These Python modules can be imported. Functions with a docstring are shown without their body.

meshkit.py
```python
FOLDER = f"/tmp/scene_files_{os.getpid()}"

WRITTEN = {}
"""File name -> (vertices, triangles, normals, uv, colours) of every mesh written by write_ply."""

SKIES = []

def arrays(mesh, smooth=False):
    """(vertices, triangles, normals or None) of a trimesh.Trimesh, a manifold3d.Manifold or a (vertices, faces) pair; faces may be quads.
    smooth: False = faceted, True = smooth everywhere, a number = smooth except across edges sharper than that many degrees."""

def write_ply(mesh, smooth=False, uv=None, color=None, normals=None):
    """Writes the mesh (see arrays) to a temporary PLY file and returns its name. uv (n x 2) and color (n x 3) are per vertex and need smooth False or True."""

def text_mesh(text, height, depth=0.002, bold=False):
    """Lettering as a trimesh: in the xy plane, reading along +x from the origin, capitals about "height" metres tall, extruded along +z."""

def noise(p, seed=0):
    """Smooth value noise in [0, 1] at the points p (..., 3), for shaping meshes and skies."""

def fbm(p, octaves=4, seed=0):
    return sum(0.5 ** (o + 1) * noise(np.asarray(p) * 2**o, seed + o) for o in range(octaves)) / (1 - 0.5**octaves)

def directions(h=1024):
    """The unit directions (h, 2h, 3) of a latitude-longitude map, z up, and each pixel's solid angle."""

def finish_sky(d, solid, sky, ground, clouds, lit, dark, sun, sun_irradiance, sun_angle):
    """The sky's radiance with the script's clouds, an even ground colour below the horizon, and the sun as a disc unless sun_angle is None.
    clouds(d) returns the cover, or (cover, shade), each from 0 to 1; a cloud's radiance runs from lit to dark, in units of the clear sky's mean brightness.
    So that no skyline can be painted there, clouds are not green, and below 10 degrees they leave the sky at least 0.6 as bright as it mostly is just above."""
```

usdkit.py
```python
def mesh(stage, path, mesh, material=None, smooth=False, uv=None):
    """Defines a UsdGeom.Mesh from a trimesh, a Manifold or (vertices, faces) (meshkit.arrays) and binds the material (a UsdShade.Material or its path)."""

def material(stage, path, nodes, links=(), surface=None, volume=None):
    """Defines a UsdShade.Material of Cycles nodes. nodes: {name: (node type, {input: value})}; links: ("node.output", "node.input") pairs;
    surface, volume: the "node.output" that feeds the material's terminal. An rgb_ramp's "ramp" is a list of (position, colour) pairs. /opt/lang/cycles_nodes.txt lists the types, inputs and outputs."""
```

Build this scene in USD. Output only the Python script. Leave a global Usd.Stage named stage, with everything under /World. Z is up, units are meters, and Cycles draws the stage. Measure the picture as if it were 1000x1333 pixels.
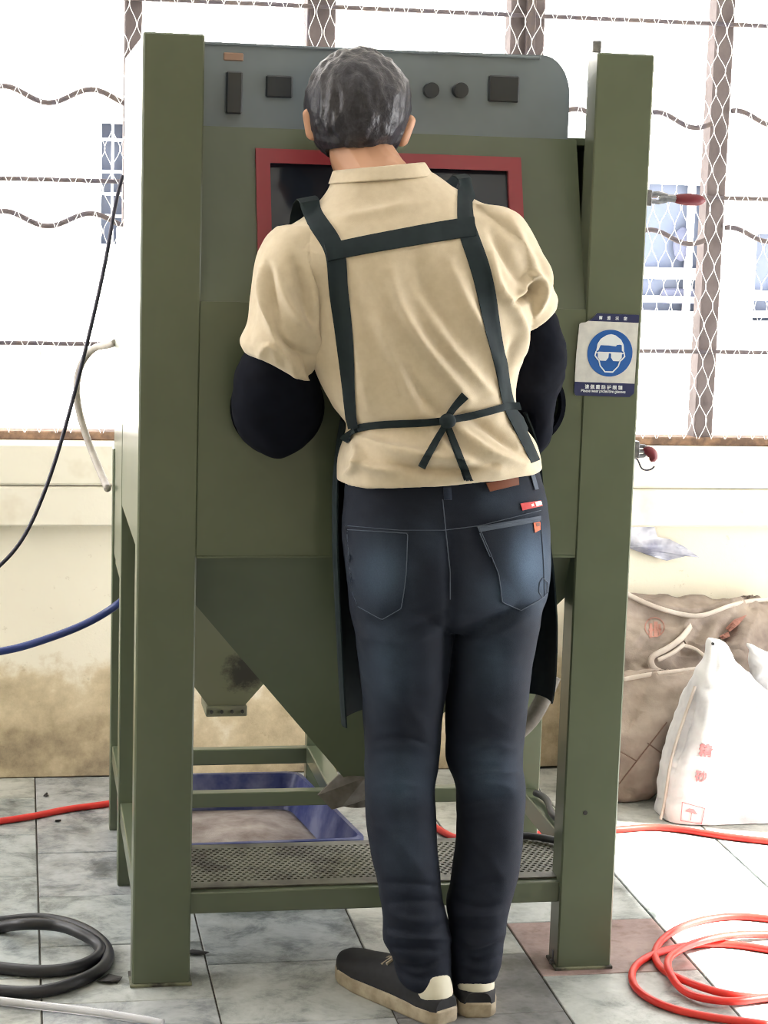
import math, random
import numpy as np, trimesh, manifold3d, usdkit, meshkit
from manifold3d import Manifold, CrossSection, Mesh as MMesh
from shapely.geometry import Polygon, LineString, Point, box as sbox
from shapely.ops import unary_union
from scipy.interpolate import PchipInterpolator, CubicSpline
from scipy import ndimage
from pxr import Usd, UsdGeom, UsdLux, UsdShade, Gf, Sdf, Vt

random.seed(7); RNG = np.random.default_rng(7)
stage = Usd.Stage.CreateInMemory()
UsdGeom.SetStageUpAxis(stage, 'Z'); UsdGeom.SetStageMetersPerUnit(stage, 1.0)
world = UsdGeom.Xform.Define(stage, '/World'); stage.SetDefaultPrim(world.GetPrim())

# ---------------------------------------------------------------- camera (phone, slight zoom, held at eye height)
FPX, CEYE = 2605.43, np.array([-0.21435, -3.59661, 1.45773])
YAW, PITCH, ROLL = 0.183462, 0.150455, 0.030330
_fw = np.array([math.sin(YAW)*math.cos(PITCH), math.cos(YAW)*math.cos(PITCH), -math.sin(PITCH)])
_r0 = np.array([math.cos(YAW), -math.sin(YAW), 0]); _u0 = np.cross(_r0, _fw)
_R = math.cos(ROLL)*_r0 + math.sin(ROLL)*_u0; _U = -math.sin(ROLL)*_r0 + math.cos(ROLL)*_u0
cam = UsdGeom.Camera.Define(stage, '/World/camera')
cam.CreateFocalLengthAttr(50.0); cam.CreateHorizontalApertureAttr(50.0*1000/FPX); cam.CreateVerticalApertureAttr(50.0*1333/FPX)
cam.CreateClippingRangeAttr(Gf.Vec2f(0.05, 200)); cam.CreateExposureAttr(0.0)
cam.AddTransformOp().Set(Gf.Matrix4d(*[float(x) for r in (np.r_[_R, 0], np.r_[_U, 0], np.r_[-_fw, 0], np.r_[CEYE, 1]) for x in r]))

# ---------------------------------------------------------------- light: overcast-white sky, sun from the right, daylight area lights added in the unseen side openings
SKY, SUN, LEFT_ADDED, RIGHT_ADDED = 1.7, 11.0, 3.6, 6.0
dome = UsdLux.DomeLight.Define(stage, '/World/sky'); dome.CreateIntensityAttr(SKY); dome.CreateColorAttr(Gf.Vec3f(1.0, 0.99, 1.0))
sun = UsdLux.DistantLight.Define(stage, '/World/sun'); sun.CreateIntensityAttr(SUN/1.53e-4); sun.CreateAngleAttr(0.8); sun.CreateColorAttr(Gf.Vec3f(1, .95, .87))
def aim(xf, pos, d):
    d = np.array(d, float)/np.linalg.norm(d); b = -d; up = np.array([0, 0, 1.]); r = np.cross(up, b); r /= np.linalg.norm(r); u = np.cross(b, r)
    xf.AddTransformOp().Set(Gf.Matrix4d(*[float(x) for q in (np.r_[r, 0], np.r_[u, 0], np.r_[b, 0], np.r_[np.array(pos, float), 1]) for x in q]))
aim(sun, (0, 0, 0), (-0.70, 0.25, -0.67))
def rect(name, pos, d, w, h, inten, col=(1, 1, 1)):
    l = UsdLux.RectLight.Define(stage, '/World/'+name); l.CreateWidthAttr(w); l.CreateHeightAttr(h); l.CreateIntensityAttr(inten); l.CreateColorAttr(Gf.Vec3f(*col)); aim(l, pos, d)
rect('added_daylight_left', (-2.12, 0.62, 1.65), (1, 0, 0), 1.25, 1.5, LEFT_ADDED, (1, 1, 1))
rect('added_daylight_right', (2.88, -0.35, 0.95), (-1, 0, 0), 1.3, 1.75, RIGHT_ADDED, (1, 1, 1))

# ---------------------------------------------------------------- helpers
def lin(*c):
    c = np.array(c, float)/255; return tuple(np.where(c <= .04045, c/12.92, ((c+.055)/1.055)**2.4))
def ray(px):
    return _fw + _R*(px[0]-500)/FPX - _U*(px[1]-666.5)/FPX
def at(px, y):
    d = ray(px); return CEYE + d*(y-CEYE[1])/d[1]
def atx(px, x):
    d = ray(px); return CEYE + d*(x-CEYE[0])/d[0]
def atz(px, z=0.0):
    d = ray(px); return CEYE + d*(z-CEYE[2])/d[2]
def proj(X):
    d = np.asarray(X, float)-CEYE; w = d@_fw
    return np.stack([500+FPX*(d@_R)/w, 666.5-FPX*(d@_U)/w], -1)

_names = {}
def numbered(path):
    n = _names.get(path, 0); _names[path] = n+1
    return path if n == 0 else f'{path}_{n:03d}'
def meta(prim, **kw):
    for k, v in kw.items():
        if v: prim.SetCustomDataByKey(k, v)
    return prim
ORIG = {}
def thing(name, label, cat, loc=(0, 0, 0), group=None, kind=None):
    path = numbered('/World/'+name); x = UsdGeom.Xform.Define(stage, path); x.AddTranslateOp().Set(Gf.Vec3d(*[float(q) for q in loc]))
    ORIG[path] = np.array(loc, float); meta(x.GetPrim(), label=label, category=cat, group=group, kind=kind); return path
def part(parent, name, m, mat, smooth=False, label=None, kind=None, tint=None):
    """One mesh, given in world coordinates, under a thing or a part of it."""
    top = '/'.join(parent.split('/')[:3]); off = ORIG.get(top, np.zeros(3))
    v, f, n = meshkit.arrays(m, smooth if tint is None else True)
    path = numbered(parent+'/'+name)
    pr = usdkit.mesh(stage, path, (v-off, f), None, smooth=False)
    if n is not None:
        pr.CreateNormalsAttr(Vt.Vec3fArray.FromNumpy(n.astype(np.float32))); pr.SetNormalsInterpolation('vertex')
    if tint is not None:
        UsdGeom.PrimvarsAPI(pr).CreatePrimvar('tint', Sdf.ValueTypeNames.Color3fArray, 'vertex').Set(Vt.Vec3fArray.FromNumpy(np.ascontiguousarray(np.broadcast_to(np.asarray(tint, np.float32), (len(v), 3)))))
    UsdShade.MaterialBindingAPI.Apply(pr.GetPrim()).Bind(MAT[mat])
    meta(pr.GetPrim(), label=label, kind=kind); return path

def hull(pts): return Manifold.hull_points(np.asarray(pts, float))
def bx(x0, x1, y0, y1, z0, z1, b=0.002):
    b = min(b, (x1-x0)*.4, (y1-y0)*.4, (z1-z0)*.4); p = []
    for x, sx in ((x0, 1), (x1, -1)):
        for y, sy in ((y0, 1), (y1, -1)):
            for z, sz in ((z0, 1), (z1, -1)):
                p += [(x+sx*b, y+sy*b, z), (x+sx*b, y, z+sz*b), (x, y+sy*b, z+sz*b)]
    return hull(p)
def tm(m):
    if isinstance(m, trimesh.Trimesh): return m
    q = m.to_mesh(); return trimesh.Trimesh(q.vert_properties[:, :3], q.tri_verts, process=False)
def mani(m):
    m = m.copy(); m.merge_vertices()
    return Manifold(MMesh(np.asarray(m.vertices, np.float32), np.asarray(m.faces, np.uint32)))
def cat(ms): return trimesh.util.concatenate([tm(m) for m in ms])
def spline(pts, n=60, closed=False):
    P = np.array(pts, float)
    if closed: P = np.vstack([P, P[:1]])
    t = np.r_[0, np.cumsum(np.linalg.norm(np.diff(P, axis=0), axis=1))]
    return CubicSpline(t, P, bc_type='periodic' if closed else 'not-a-knot' if len(P) > 3 else 'natural')(np.linspace(0, t[-1], n))
def tube(path, r, k=10, closed=False):
    P = np.array(path, float); n = len(P)
    if closed and np.allclose(P[0], P[-1]): P = P[:-1]; n -= 1
    T = np.roll(P, -1, 0)-np.roll(P, 1, 0) if closed else np.gradient(P, axis=0)
    T /= np.linalg.norm(T, axis=1)[:, None]
    a = np.array([0, 0, 1.]) if abs(T[0][2]) < .9 else np.array([1., 0, 0]); N = np.cross(T[0], a); N /= np.linalg.norm(N)
    R = np.broadcast_to(np.asarray(r, float), (n,)); V = []
    th = np.linspace(0, 2*np.pi, k, endpoint=False)
    for i in range(n):
        N = N-T[i]*(N@T[i]); N /= np.linalg.norm(N); B = np.cross(T[i], N)
        V.append(P[i]+R[i]*(np.cos(th)[:, None]*N+np.sin(th)[:, None]*B))
    V = np.vstack(V); F = []
    for i in range(n if closed else n-1):
        a0, b0 = i*k, ((i+1) % n)*k
        for j in range(k):
            q = (j+1) % k; F += [(a0+j, b0+j, b0+q), (a0+j, b0+q, a0+q)]
    if not closed:
        V = np.vstack([V, P[0], P[-1]])
        for j in range(k):
            q = (j+1) % k; F += [(n*k, j, q), (n*k+1, (n-1)*k+q, (n-1)*k+j)]
    m = trimesh.Trimesh(V, F, process=False); m.fix_normals() if not closed else None
    if m.volume < 0: m.invert()
    return m
def loft(rings):
    """Closed rings of equal size -> a watertight mesh."""
    R = [np.asarray(r, float) for r in rings]; n, k = len(R), len(R[0]); V = np.vstack(R+[R[0].mean(0)[None], R[-1].mean(0)[None]]); F = []
    for i in range(n-1):
        for j in range(k):
            q = (j+1) % k; F += [(i*k+j, i*k+q, (i+1)*k+q), (i*k+j, (i+1)*k+q, (i+1)*k+j)]
    for j in range(k):
        q = (j+1) % k; F += [(n*k, q, j), (n*k+1, (n-1)*k+j, (n-1)*k+q)]
    m = trimesh.Trimesh(V, F, process=False)
    if m.volume < 0: m.invert()
    return m
def bodyloft(rows, n=40, k=56, e=2.3):
    """rows: (yl, yr, xl, xr, depth position, depth[, exponent]): outline left and right in the photo at that depth -> 3D rings, smoothly interpolated."""
    A = np.array([list(r)+[e]*(7-len(r)) for r in rows], float); t = np.r_[0, np.cumsum(np.abs(np.diff((A[:, 0]+A[:, 1])/2))+.01)]
    A = PchipInterpolator(t, A)(np.linspace(0, t[-1], n)); th = np.linspace(0, 2*np.pi, k, endpoint=False); out = []
    for yl, yr, xl, xr, yc, dp, ex in A:
        L, Q = at((xl, yl), yc), at((xr, yr), yc); c, s = np.cos(th), np.sin(th)
        c, s = np.sign(c)*np.abs(c)**(2/ex), np.sign(s)*np.abs(s)**(2/ex)
        out.append((L+Q)/2+c[:, None]*(Q-L)/2+s[:, None]*np.array([0, dp/2, 0]))
    return loft(out)
def soft(m, edge, it=12):
    """Refined and smoothed solid."""
    t = tm(m.refine_to_length(edge)); t.merge_vertices(); trimesh.smoothing.filter_taubin(t, iterations=it); return t
def segdist(P, poly):
    """Distance from points P (n,2) to a polyline, in pixels, and the position along it (0..1)."""
    poly = np.array(poly, float); best = np.full(len(P), 1e9); along = np.zeros(len(P)); L = np.r_[0, np.cumsum(np.linalg.norm(np.diff(poly, axis=0), axis=1))]
    for i in range(len(poly)-1):
        a, d = poly[i], poly[i+1]-poly[i]; q = np.clip(((P-a)@d)/(d@d), 0, 1); e = np.linalg.norm(P-a-q[:, None]*d, axis=1)
        u = e < best; best[u] = e[u]; along[u] = (L[i]+q[u]*(L[i+1]-L[i]))/L[-1]
    return best, along
def folds(m, F, amp=1.0):
    """Cloth folds: each (polyline, width px, height mm) raises a ridge (or valley) on the side that the picture shows."""
    P = proj(m.vertices); N = np.array(m.vertex_normals); D = np.zeros(len(P)); face = np.clip(-N[:, 1]*2+.2, 0, 1)
    for poly, w, h in F:
        d, a = segdist(P, spline(poly, 14) if len(poly) > 2 else poly); D += h*.001*amp*np.exp(-(d/w)**1.6)*np.sqrt(np.clip(np.sin(np.pi*np.clip(a, .04, .96)), 0, 1))
    m.vertices = np.array(m.vertices)+N*(D*face)[:, None]; return m
class Field:
    """Nearest surface (smallest y) of a mesh over x and z, for laying straps and pockets on cloth."""
    def __init__(s, m, c=.004):
        from scipy.interpolate import LinearNDInterpolator
        N = np.array(m.vertex_normals); v = np.array(m.vertices); k = N[:, 1] < -.02; v = v[k]; s.c = c; s.o = v[:, [0, 2]].min(0)-.02
        u, ix = np.unique((v[:, [0, 2]]/.004).round().astype(int), axis=0, return_inverse=True); ix = ix.ravel(); lo = np.full(len(u), 9.0); np.minimum.at(lo, ix, v[:, 1]); v = v[v[:, 1] <= lo[ix]+.02]
        n = ((v[:, [0, 2]].max(0)+.02-s.o)/c).astype(int)+2; gx, gz = np.meshgrid(s.o[0]+np.arange(n[0])*c, s.o[1]+np.arange(n[1])*c, indexing='ij')
        g = LinearNDInterpolator(v[:, [0, 2]], v[:, 1])(gx, gz); bad = np.isnan(g); j = ndimage.distance_transform_edt(bad, return_distances=False, return_indices=True); s.g = g[tuple(j)]
    def __call__(s, x, z):
        return ndimage.map_coordinates(s.g, [(np.atleast_1d(x)-s.o[0])/s.c, (np.atleast_1d(z)-s.o[1])/s.c], order=1, mode='nearest')
    def hit(s, px, y0=-.25):
        X = at(px, y0)
        for _ in range(6): X = at(px, float(s(X[0], X[2])[0]))
        return X
def ribbon(px, width, field, off=.003, thick=.004, n=50, across=5, sm=2.0, over=False):
    """A cloth strap along a line of the photo, laid on a surface."""
    px = spline(px, n) if len(px) > 2 else np.linspace(px[0], px[1], n); T = np.gradient(px, axis=0); T /= np.linalg.norm(T, axis=1)[:, None]; Nn = np.c_[-T[:, 1], T[:, 0]]
    W = np.interp(np.linspace(0, 1, n), np.linspace(0, 1, len(np.atleast_1d(width))), np.atleast_1d(width))
    G = np.array([[field.hit(px[i]+Nn[i]*W[i]*u) for u in np.linspace(-.5, .5, across)] for i in range(n)])
    Y = G[..., 1]; Y = np.minimum(ndimage.gaussian_filter(Y, (sm, 0)), Y)-off
    G = G.copy(); G[..., 1] = Y
    if over: G = np.concatenate([G[:1]+np.array(o) for o in ((0, .15, -.06), (0, .125, -.022), (0, .09, -.001), (0, .05, .007), (0, .02, .005))]+[G])   # on over the shoulder to the front
    return sheet(G, thick)
def sheet(G, thick):
    """Grid of points (n, m, 3) -> a thin solid whose front is the grid and whose back lies thick behind it along y."""
    n, m = G.shape[:2]; A = G.reshape(-1, 3); B = A+np.array([0, thick, -thick*.35]); F = []; N = n*m
    I = np.arange(N).reshape(n, m)
    for a, b, c, d in zip(I[:-1, :-1].ravel(), I[:-1, 1:].ravel(), I[1:, 1:].ravel(), I[1:, :-1].ravel()):
        F += [(a, b, c), (a, c, d), (a+N, c+N, b+N), (a+N, d+N, c+N)]
    edge = np.r_[I[0, :], I[1:, -1], I[-1, -2::-1], I[-2:0:-1, 0]]
    for a, b in zip(edge, np.roll(edge, -1)): F += [(a, a+N, b), (b, a+N, b+N)]
    t = trimesh.Trimesh(np.vstack([A, B]), F, process=False); t.fix_normals(); return t
def flat(poly, depth, to3):
    """A shapely area extruded and carried to space by to3(points (n,2), height (n,))."""
    out = []
    for g in getattr(poly, 'geoms', [poly]):
        if g.geom_type == 'Polygon' and g.area > 1e-12:
            e = trimesh.creation.extrude_polygon(g, depth, engine='earcut'); e.vertices = to3(e.vertices[:, :2], e.vertices[:, 2]); e.fix_normals(); out.append(e)
    return trimesh.util.concatenate(out)

# ---------------------------------------------------------------- materials
MAT = {}
def mat(name, col, rough=.5, col2=None, scale=8, lo=.35, hi=.65, bump=0.0, bscale=200, spec=.5, metal=0, detail=4, extra=None, sheen=0, tint=False, coat=0, ior=1.5):
    N = {'p': ('principled_bsdf', {'roughness': rough, 'base_color': col, 'metallic': metal, 'specular_ior_level': spec, 'sheen_weight': sheen, 'coat_weight': coat, 'coat_roughness': .15, 'ior': ior}), 'g': ('texture_coordinate', {})}
    L = []
    if col2 is not None:
        N['n'] = ('noise_texture', {'scale': scale, 'detail': detail, 'roughness': .6}); N['r'] = ('rgb_ramp', {'ramp': [(0, col), (lo, col), (hi, col2), (1, col2)]})
        L += [('g.object', 'n.vector'), ('n.fac', 'r.fac'), ('r.color', 'p.base_color')]
    if tint:
        N['a'] = ('attribute', {'attribute': 'tint'})
        if col2 is not None:
            N['mx'] = ('mix_color', {'blend_type': 'multiply', 'fac': 1.0}); L = [l for l in L if l[1] != 'p.base_color'] + [('r.color', 'mx.a'), ('a.color', 'mx.b'), ('mx.result', 'p.base_color')]
        else: L += [('a.color', 'p.base_color')]
    if bump:
        N['bn'] = ('noise_texture', {'scale': bscale, 'detail': 2}); N['b'] = ('bump', {'strength': bump, 'distance': .002}); L += [('g.object', 'bn.vector'), ('bn.fac', 'b.height'), ('b.normal', 'p.normal')]
    MAT[name] = usdkit.material(stage, '/World/Looks/'+name, N, L, surface='p.BSDF')
mat('olive_paint', lin(88, 96, 77), .26, lin(82, 90, 71), 5, .3, .7, .04, 350)
mat('olive_dusty', lin(110, 112, 88), .6, lin(100, 98, 84), 7, .45, .62)
mat('soot', lin(118, 120, 98), .6, lin(46, 44, 38), 16, .44, .6)
mat('grey_paint', lin(118, 129, 138), .28, lin(108, 119, 128), 4)
mat('dark_plastic', lin(38, 44, 52), .3)
mat('black_rubber', lin(13, 15, 24), .95, lin(17, 20, 30), 40, bump=.15, bscale=90, spec=.12)
mat('red_rubber', lin(112, 28, 42), .5)
mat('red_hose', lin(226, 58, 48), .35, lin(205, 46, 42), 12)
mat('blue_hose', lin(28, 48, 108), .35)
mat('black_hose', lin(24, 25, 31), .42, lin(40, 42, 48), 30, .5, .8)
mat('cable_black', lin(34, 32, 52), .45)
mat('grey_conduit', lin(176, 170, 160), .5, lin(150, 142, 134), 20)
mat('steel', lin(150, 152, 158), .35, metal=.9, col2=lin(110, 112, 118), scale=60)
mat('perforated_steel', lin(88, 88, 76), .5, lin(56, 53, 47), 14, .42, .62)
mat('red_frame', lin(136, 44, 52), .4)
mat('tray_blue', lin(44, 54, 108), .45, lin(112, 116, 146), 10, .42, .66)
mat('grit', lin(178, 168, 162), .9, lin(128, 114, 108), 12, .35, .7, .5, 400)
mat('dust_flap', lin(104, 100, 94), .85, lin(68, 63, 56), 18)
mat('paper', lin(212, 212, 206), .45, lin(192, 192, 190), 30)
mat('sign_blue', lin(20, 86, 162), .4)
mat('sign_navy', lin(32, 40, 84), .4)
mat('sign_white', lin(216, 222, 226), .4)
mat('label_paper', lin(148, 120, 104), .5)
mat('shirt', lin(204, 190, 166), .85, lin(197, 182, 157), 60, bump=.12, bscale=900, sheen=.15)
mat('denim', (1, 1, 1), .8, (.78, .78, .8), 420, .3, .7, bump=.2, bscale=1400, spec=.25, tint=True)
mat('denim_thread', lin(70, 80, 96), .8)
mat('apron_cloth', lin(24, 34, 40), .8, lin(30, 42, 46), 50, bump=.1, bscale=1200, spec=.25)
mat('skin', lin(192, 146, 118), .5)
mat('hair', lin(26, 26, 34), .42, lin(44, 42, 52), 90, bump=.5, bscale=260)
mat('leather', lin(112, 58, 30), .6)
mat('tag_red', lin(190, 46, 48), .6)
mat('tag_orange', lin(214, 92, 44), .6)
mat('tag_white', lin(226, 210, 200), .6)
mat('shoe_canvas', lin(22, 23, 28), .8, lin(30, 32, 38), 80)
mat('shoe_rubber', lin(176, 164, 142), .6, lin(138, 126, 106), 25)
mat('sock', lin(208, 204, 186), .9)
mat('sack', lin(214, 204, 194), .7, lin(188, 174, 162), 9, .4, .7, .25, 260)
mat('sack_dirty', lin(168, 154, 142), .7, lin(128, 114, 106), 7, .4, .65, .25, 260)
mat('sack_bright', lin(222, 221, 222), .6, lin(180, 178, 184), 7, .5, .75, .2, 260)
mat('print_red', lin(216, 140, 142), .7)
mat('print_red_faded', lin(178, 128, 116), .7)
mat('tape_line', lin(120, 96, 84), .8)
mat('plastic_film', lin(214, 214, 224), .35, lin(140, 142, 164), 9, .4, .62)
mat('plaster', lin(232, 224, 204), .9, lin(208, 196, 172), 5, .5, .75, .35, 60)
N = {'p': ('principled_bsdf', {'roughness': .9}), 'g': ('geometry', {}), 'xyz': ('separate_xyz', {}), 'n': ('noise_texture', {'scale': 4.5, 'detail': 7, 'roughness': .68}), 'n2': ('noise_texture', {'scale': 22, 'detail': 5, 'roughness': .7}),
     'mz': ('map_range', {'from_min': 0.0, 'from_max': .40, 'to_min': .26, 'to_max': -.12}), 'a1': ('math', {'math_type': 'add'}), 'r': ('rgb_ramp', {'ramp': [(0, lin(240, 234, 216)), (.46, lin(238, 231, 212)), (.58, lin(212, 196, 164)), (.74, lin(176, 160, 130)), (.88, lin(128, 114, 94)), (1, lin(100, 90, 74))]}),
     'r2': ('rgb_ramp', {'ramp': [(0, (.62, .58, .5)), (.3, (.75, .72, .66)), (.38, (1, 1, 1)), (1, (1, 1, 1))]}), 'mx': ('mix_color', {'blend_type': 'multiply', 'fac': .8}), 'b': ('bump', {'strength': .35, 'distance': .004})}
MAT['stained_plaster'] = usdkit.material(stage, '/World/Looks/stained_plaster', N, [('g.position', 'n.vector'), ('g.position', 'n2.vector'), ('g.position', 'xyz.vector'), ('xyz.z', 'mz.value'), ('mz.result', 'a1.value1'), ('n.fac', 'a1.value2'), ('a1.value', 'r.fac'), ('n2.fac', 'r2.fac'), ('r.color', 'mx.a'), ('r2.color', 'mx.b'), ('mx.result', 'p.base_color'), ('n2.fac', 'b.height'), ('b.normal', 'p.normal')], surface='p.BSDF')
mat('concrete_ledge', lin(242, 236, 220), .85, lin(220, 208, 184), 6, .55, .8, .3, 70)
mat('ceiling_white', lin(236, 236, 236), .9)
mat('window_post', lin(112, 102, 102), .8, lin(92, 82, 82), 10, bump=.2, bscale=80)
mat('window_bottom', lin(150, 120, 96), .85, lin(104, 84, 72), 22, .4, .6)
mat('rebar', lin(88, 82, 92), .7, lin(104, 92, 88), 25)
mat('wire_white', lin(236, 236, 236), .5)
mat('facade', lin(236, 236, 236), .9)
mat('facade_frame', lin(225, 222, 224), .7)
mat('facade_pane', lin(88, 98, 118), .5, lin(106, 114, 132), 1.2, spec=.15)
mat('facade_dark', lin(74, 80, 102), .6)
mat('yard', lin(215, 212, 206), .9)
mat('grout', lin(74, 72, 66), .9)
mat('scrap', lin(40, 38, 38), .7)
MAT['clear_tube'] = usdkit.material(stage, '/World/Looks/clear_tube', {'p': ('principled_bsdf', {'base_color': (.86, .87, .92), 'roughness': .12, 'transmission_weight': .6, 'ior': 1.45, 'coat_weight': .5})}, [], surface='p.BSDF')
mat('lens_glass', lin(30, 36, 46), .08)
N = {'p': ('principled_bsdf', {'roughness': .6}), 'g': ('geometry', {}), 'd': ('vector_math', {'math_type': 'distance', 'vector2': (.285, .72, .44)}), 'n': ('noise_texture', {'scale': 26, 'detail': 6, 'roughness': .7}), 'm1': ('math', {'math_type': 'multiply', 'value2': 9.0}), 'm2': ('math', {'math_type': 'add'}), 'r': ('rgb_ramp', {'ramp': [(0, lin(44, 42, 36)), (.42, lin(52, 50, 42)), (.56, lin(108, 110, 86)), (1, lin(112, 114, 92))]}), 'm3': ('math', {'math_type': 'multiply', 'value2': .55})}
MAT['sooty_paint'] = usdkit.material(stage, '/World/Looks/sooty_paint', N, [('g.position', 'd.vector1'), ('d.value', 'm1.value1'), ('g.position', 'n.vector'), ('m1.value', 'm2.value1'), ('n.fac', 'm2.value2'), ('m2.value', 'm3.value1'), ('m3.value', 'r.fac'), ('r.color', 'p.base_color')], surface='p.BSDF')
for i, (a, b, c) in enumerate([((168, 172, 170), (108, 114, 112), 7), ((158, 164, 164), (92, 100, 100), 9), ((178, 180, 174), (116, 120, 116), 6), ((164, 168, 170), (98, 104, 108), 8), ((150, 128, 124), (120, 98, 96), 7), ((120, 120, 122), (90, 92, 96), 7)]):
    nm = f'stone_tile_{i}'
    N = {'p': ('principled_bsdf', {'roughness': .34, 'specular_ior_level': .5}), 'g': ('geometry', {}), 'o': ('object_info', {}), 'ad': ('vector_math', {'math_type': 'add'}),
         'n': ('noise_texture', {'scale': c, 'detail': 9, 'roughness': .72, 'distortion': .35}), 'r': ('rgb_ramp', {'ramp': [(0, lin(*b)), (.36, lin(*b)), (.52, lin(*a)), (.72, lin(*[min(255, q+22) for q in a])), (1, lin(*a))]}),
         'gn': ('noise_texture', {'scale': 3.1, 'detail': 8, 'roughness': .7}), 'gr': ('rgb_ramp', {'ramp': [(0, (.5, .5, .48)), (.4, (.68, .68, .66)), (.5, (1, 1, 1)), (1, (1.0, 1.0, 1.0))]}), 'gx': ('mix_color', {'blend_type': 'multiply', 'fac': .8}),
         'bn': ('noise_texture', {'scale': 30, 'detail': 4}), 'b': ('bump', {'strength': .22, 'distance': .003}), 'rn': ('map_range', {'from_min': .3, 'from_max': .7, 'to_min': .25, 'to_max': .5})}
    L = [('g.position', 'ad.vector1'), ('o.location', 'ad.vector2'), ('ad.vector', 'n.vector'), ('n.fac', 'r.fac'), ('g.position', 'gn.vector'), ('gn.fac', 'gr.fac'), ('r.color', 'gx.a'), ('gr.color', 'gx.b'), ('gx.result', 'p.base_color'), ('g.position', 'bn.vector'), ('bn.fac', 'b.height'), ('b.normal', 'p.normal'), ('bn.fac', 'rn.value'), ('rn.result', 'p.roughness')]
    MAT[nm] = usdkit.material(stage, '/World/Looks/'+nm, N, L, surface='p.BSDF')

# ================================================================ THE SETTING
WY = 1.41                               # inner face of the wall with the windows
X0, X1, YF, ZC = -2.15, 2.9, -4.95, 3.2
SILL = 0.862
fl = thing('floor', 'grey-green mottled stone tile floor with dark joints under everything', 'floor', kind='structure')
part(fl, 'floor_slab', bx(X0-.2, X1+.2, YF-.2, WY+.15, -.12, -.004), 'grout')
OFF = {0: .07, 1: .225, 2: .10, 3: .095, 4: .265, 5: .235, 6: .185}
for c in range(-3, 8):
    xa = -.486+.318*c
    off = OFF.get(c, .12*(c % 3))
    for r in range(-6, 6):
        ya = off+.29*r; yb = ya+.29
        if ya > WY-.02 or yb < -1.4: continue
        yb = min(yb, WY); g = .0017
        v = RNG.integers(0, 4)
        if c == 4 and r == -1: v = 4
        if c == 3 and r in (-1, -2): v = 5
        dz = RNG.uniform(-.0012, .0008)
        part(fl, 'tile', bx(xa+g, xa+.318-g, ya+g, yb-g, -.012, 0.0+min(dz, 0), .0015), f'stone_tile_{v}')
part(fl, 'plain_tile_field', cat([bx(X0-.1, X1+.1, YF, -1.35, -.01, -.002), bx(X0-.1, -1.44, -1.35, WY, -.01, -.002), bx(2.06, X1+.1, -1.35, WY, -.01, -.002)]), 'stone_tile_0')

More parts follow.
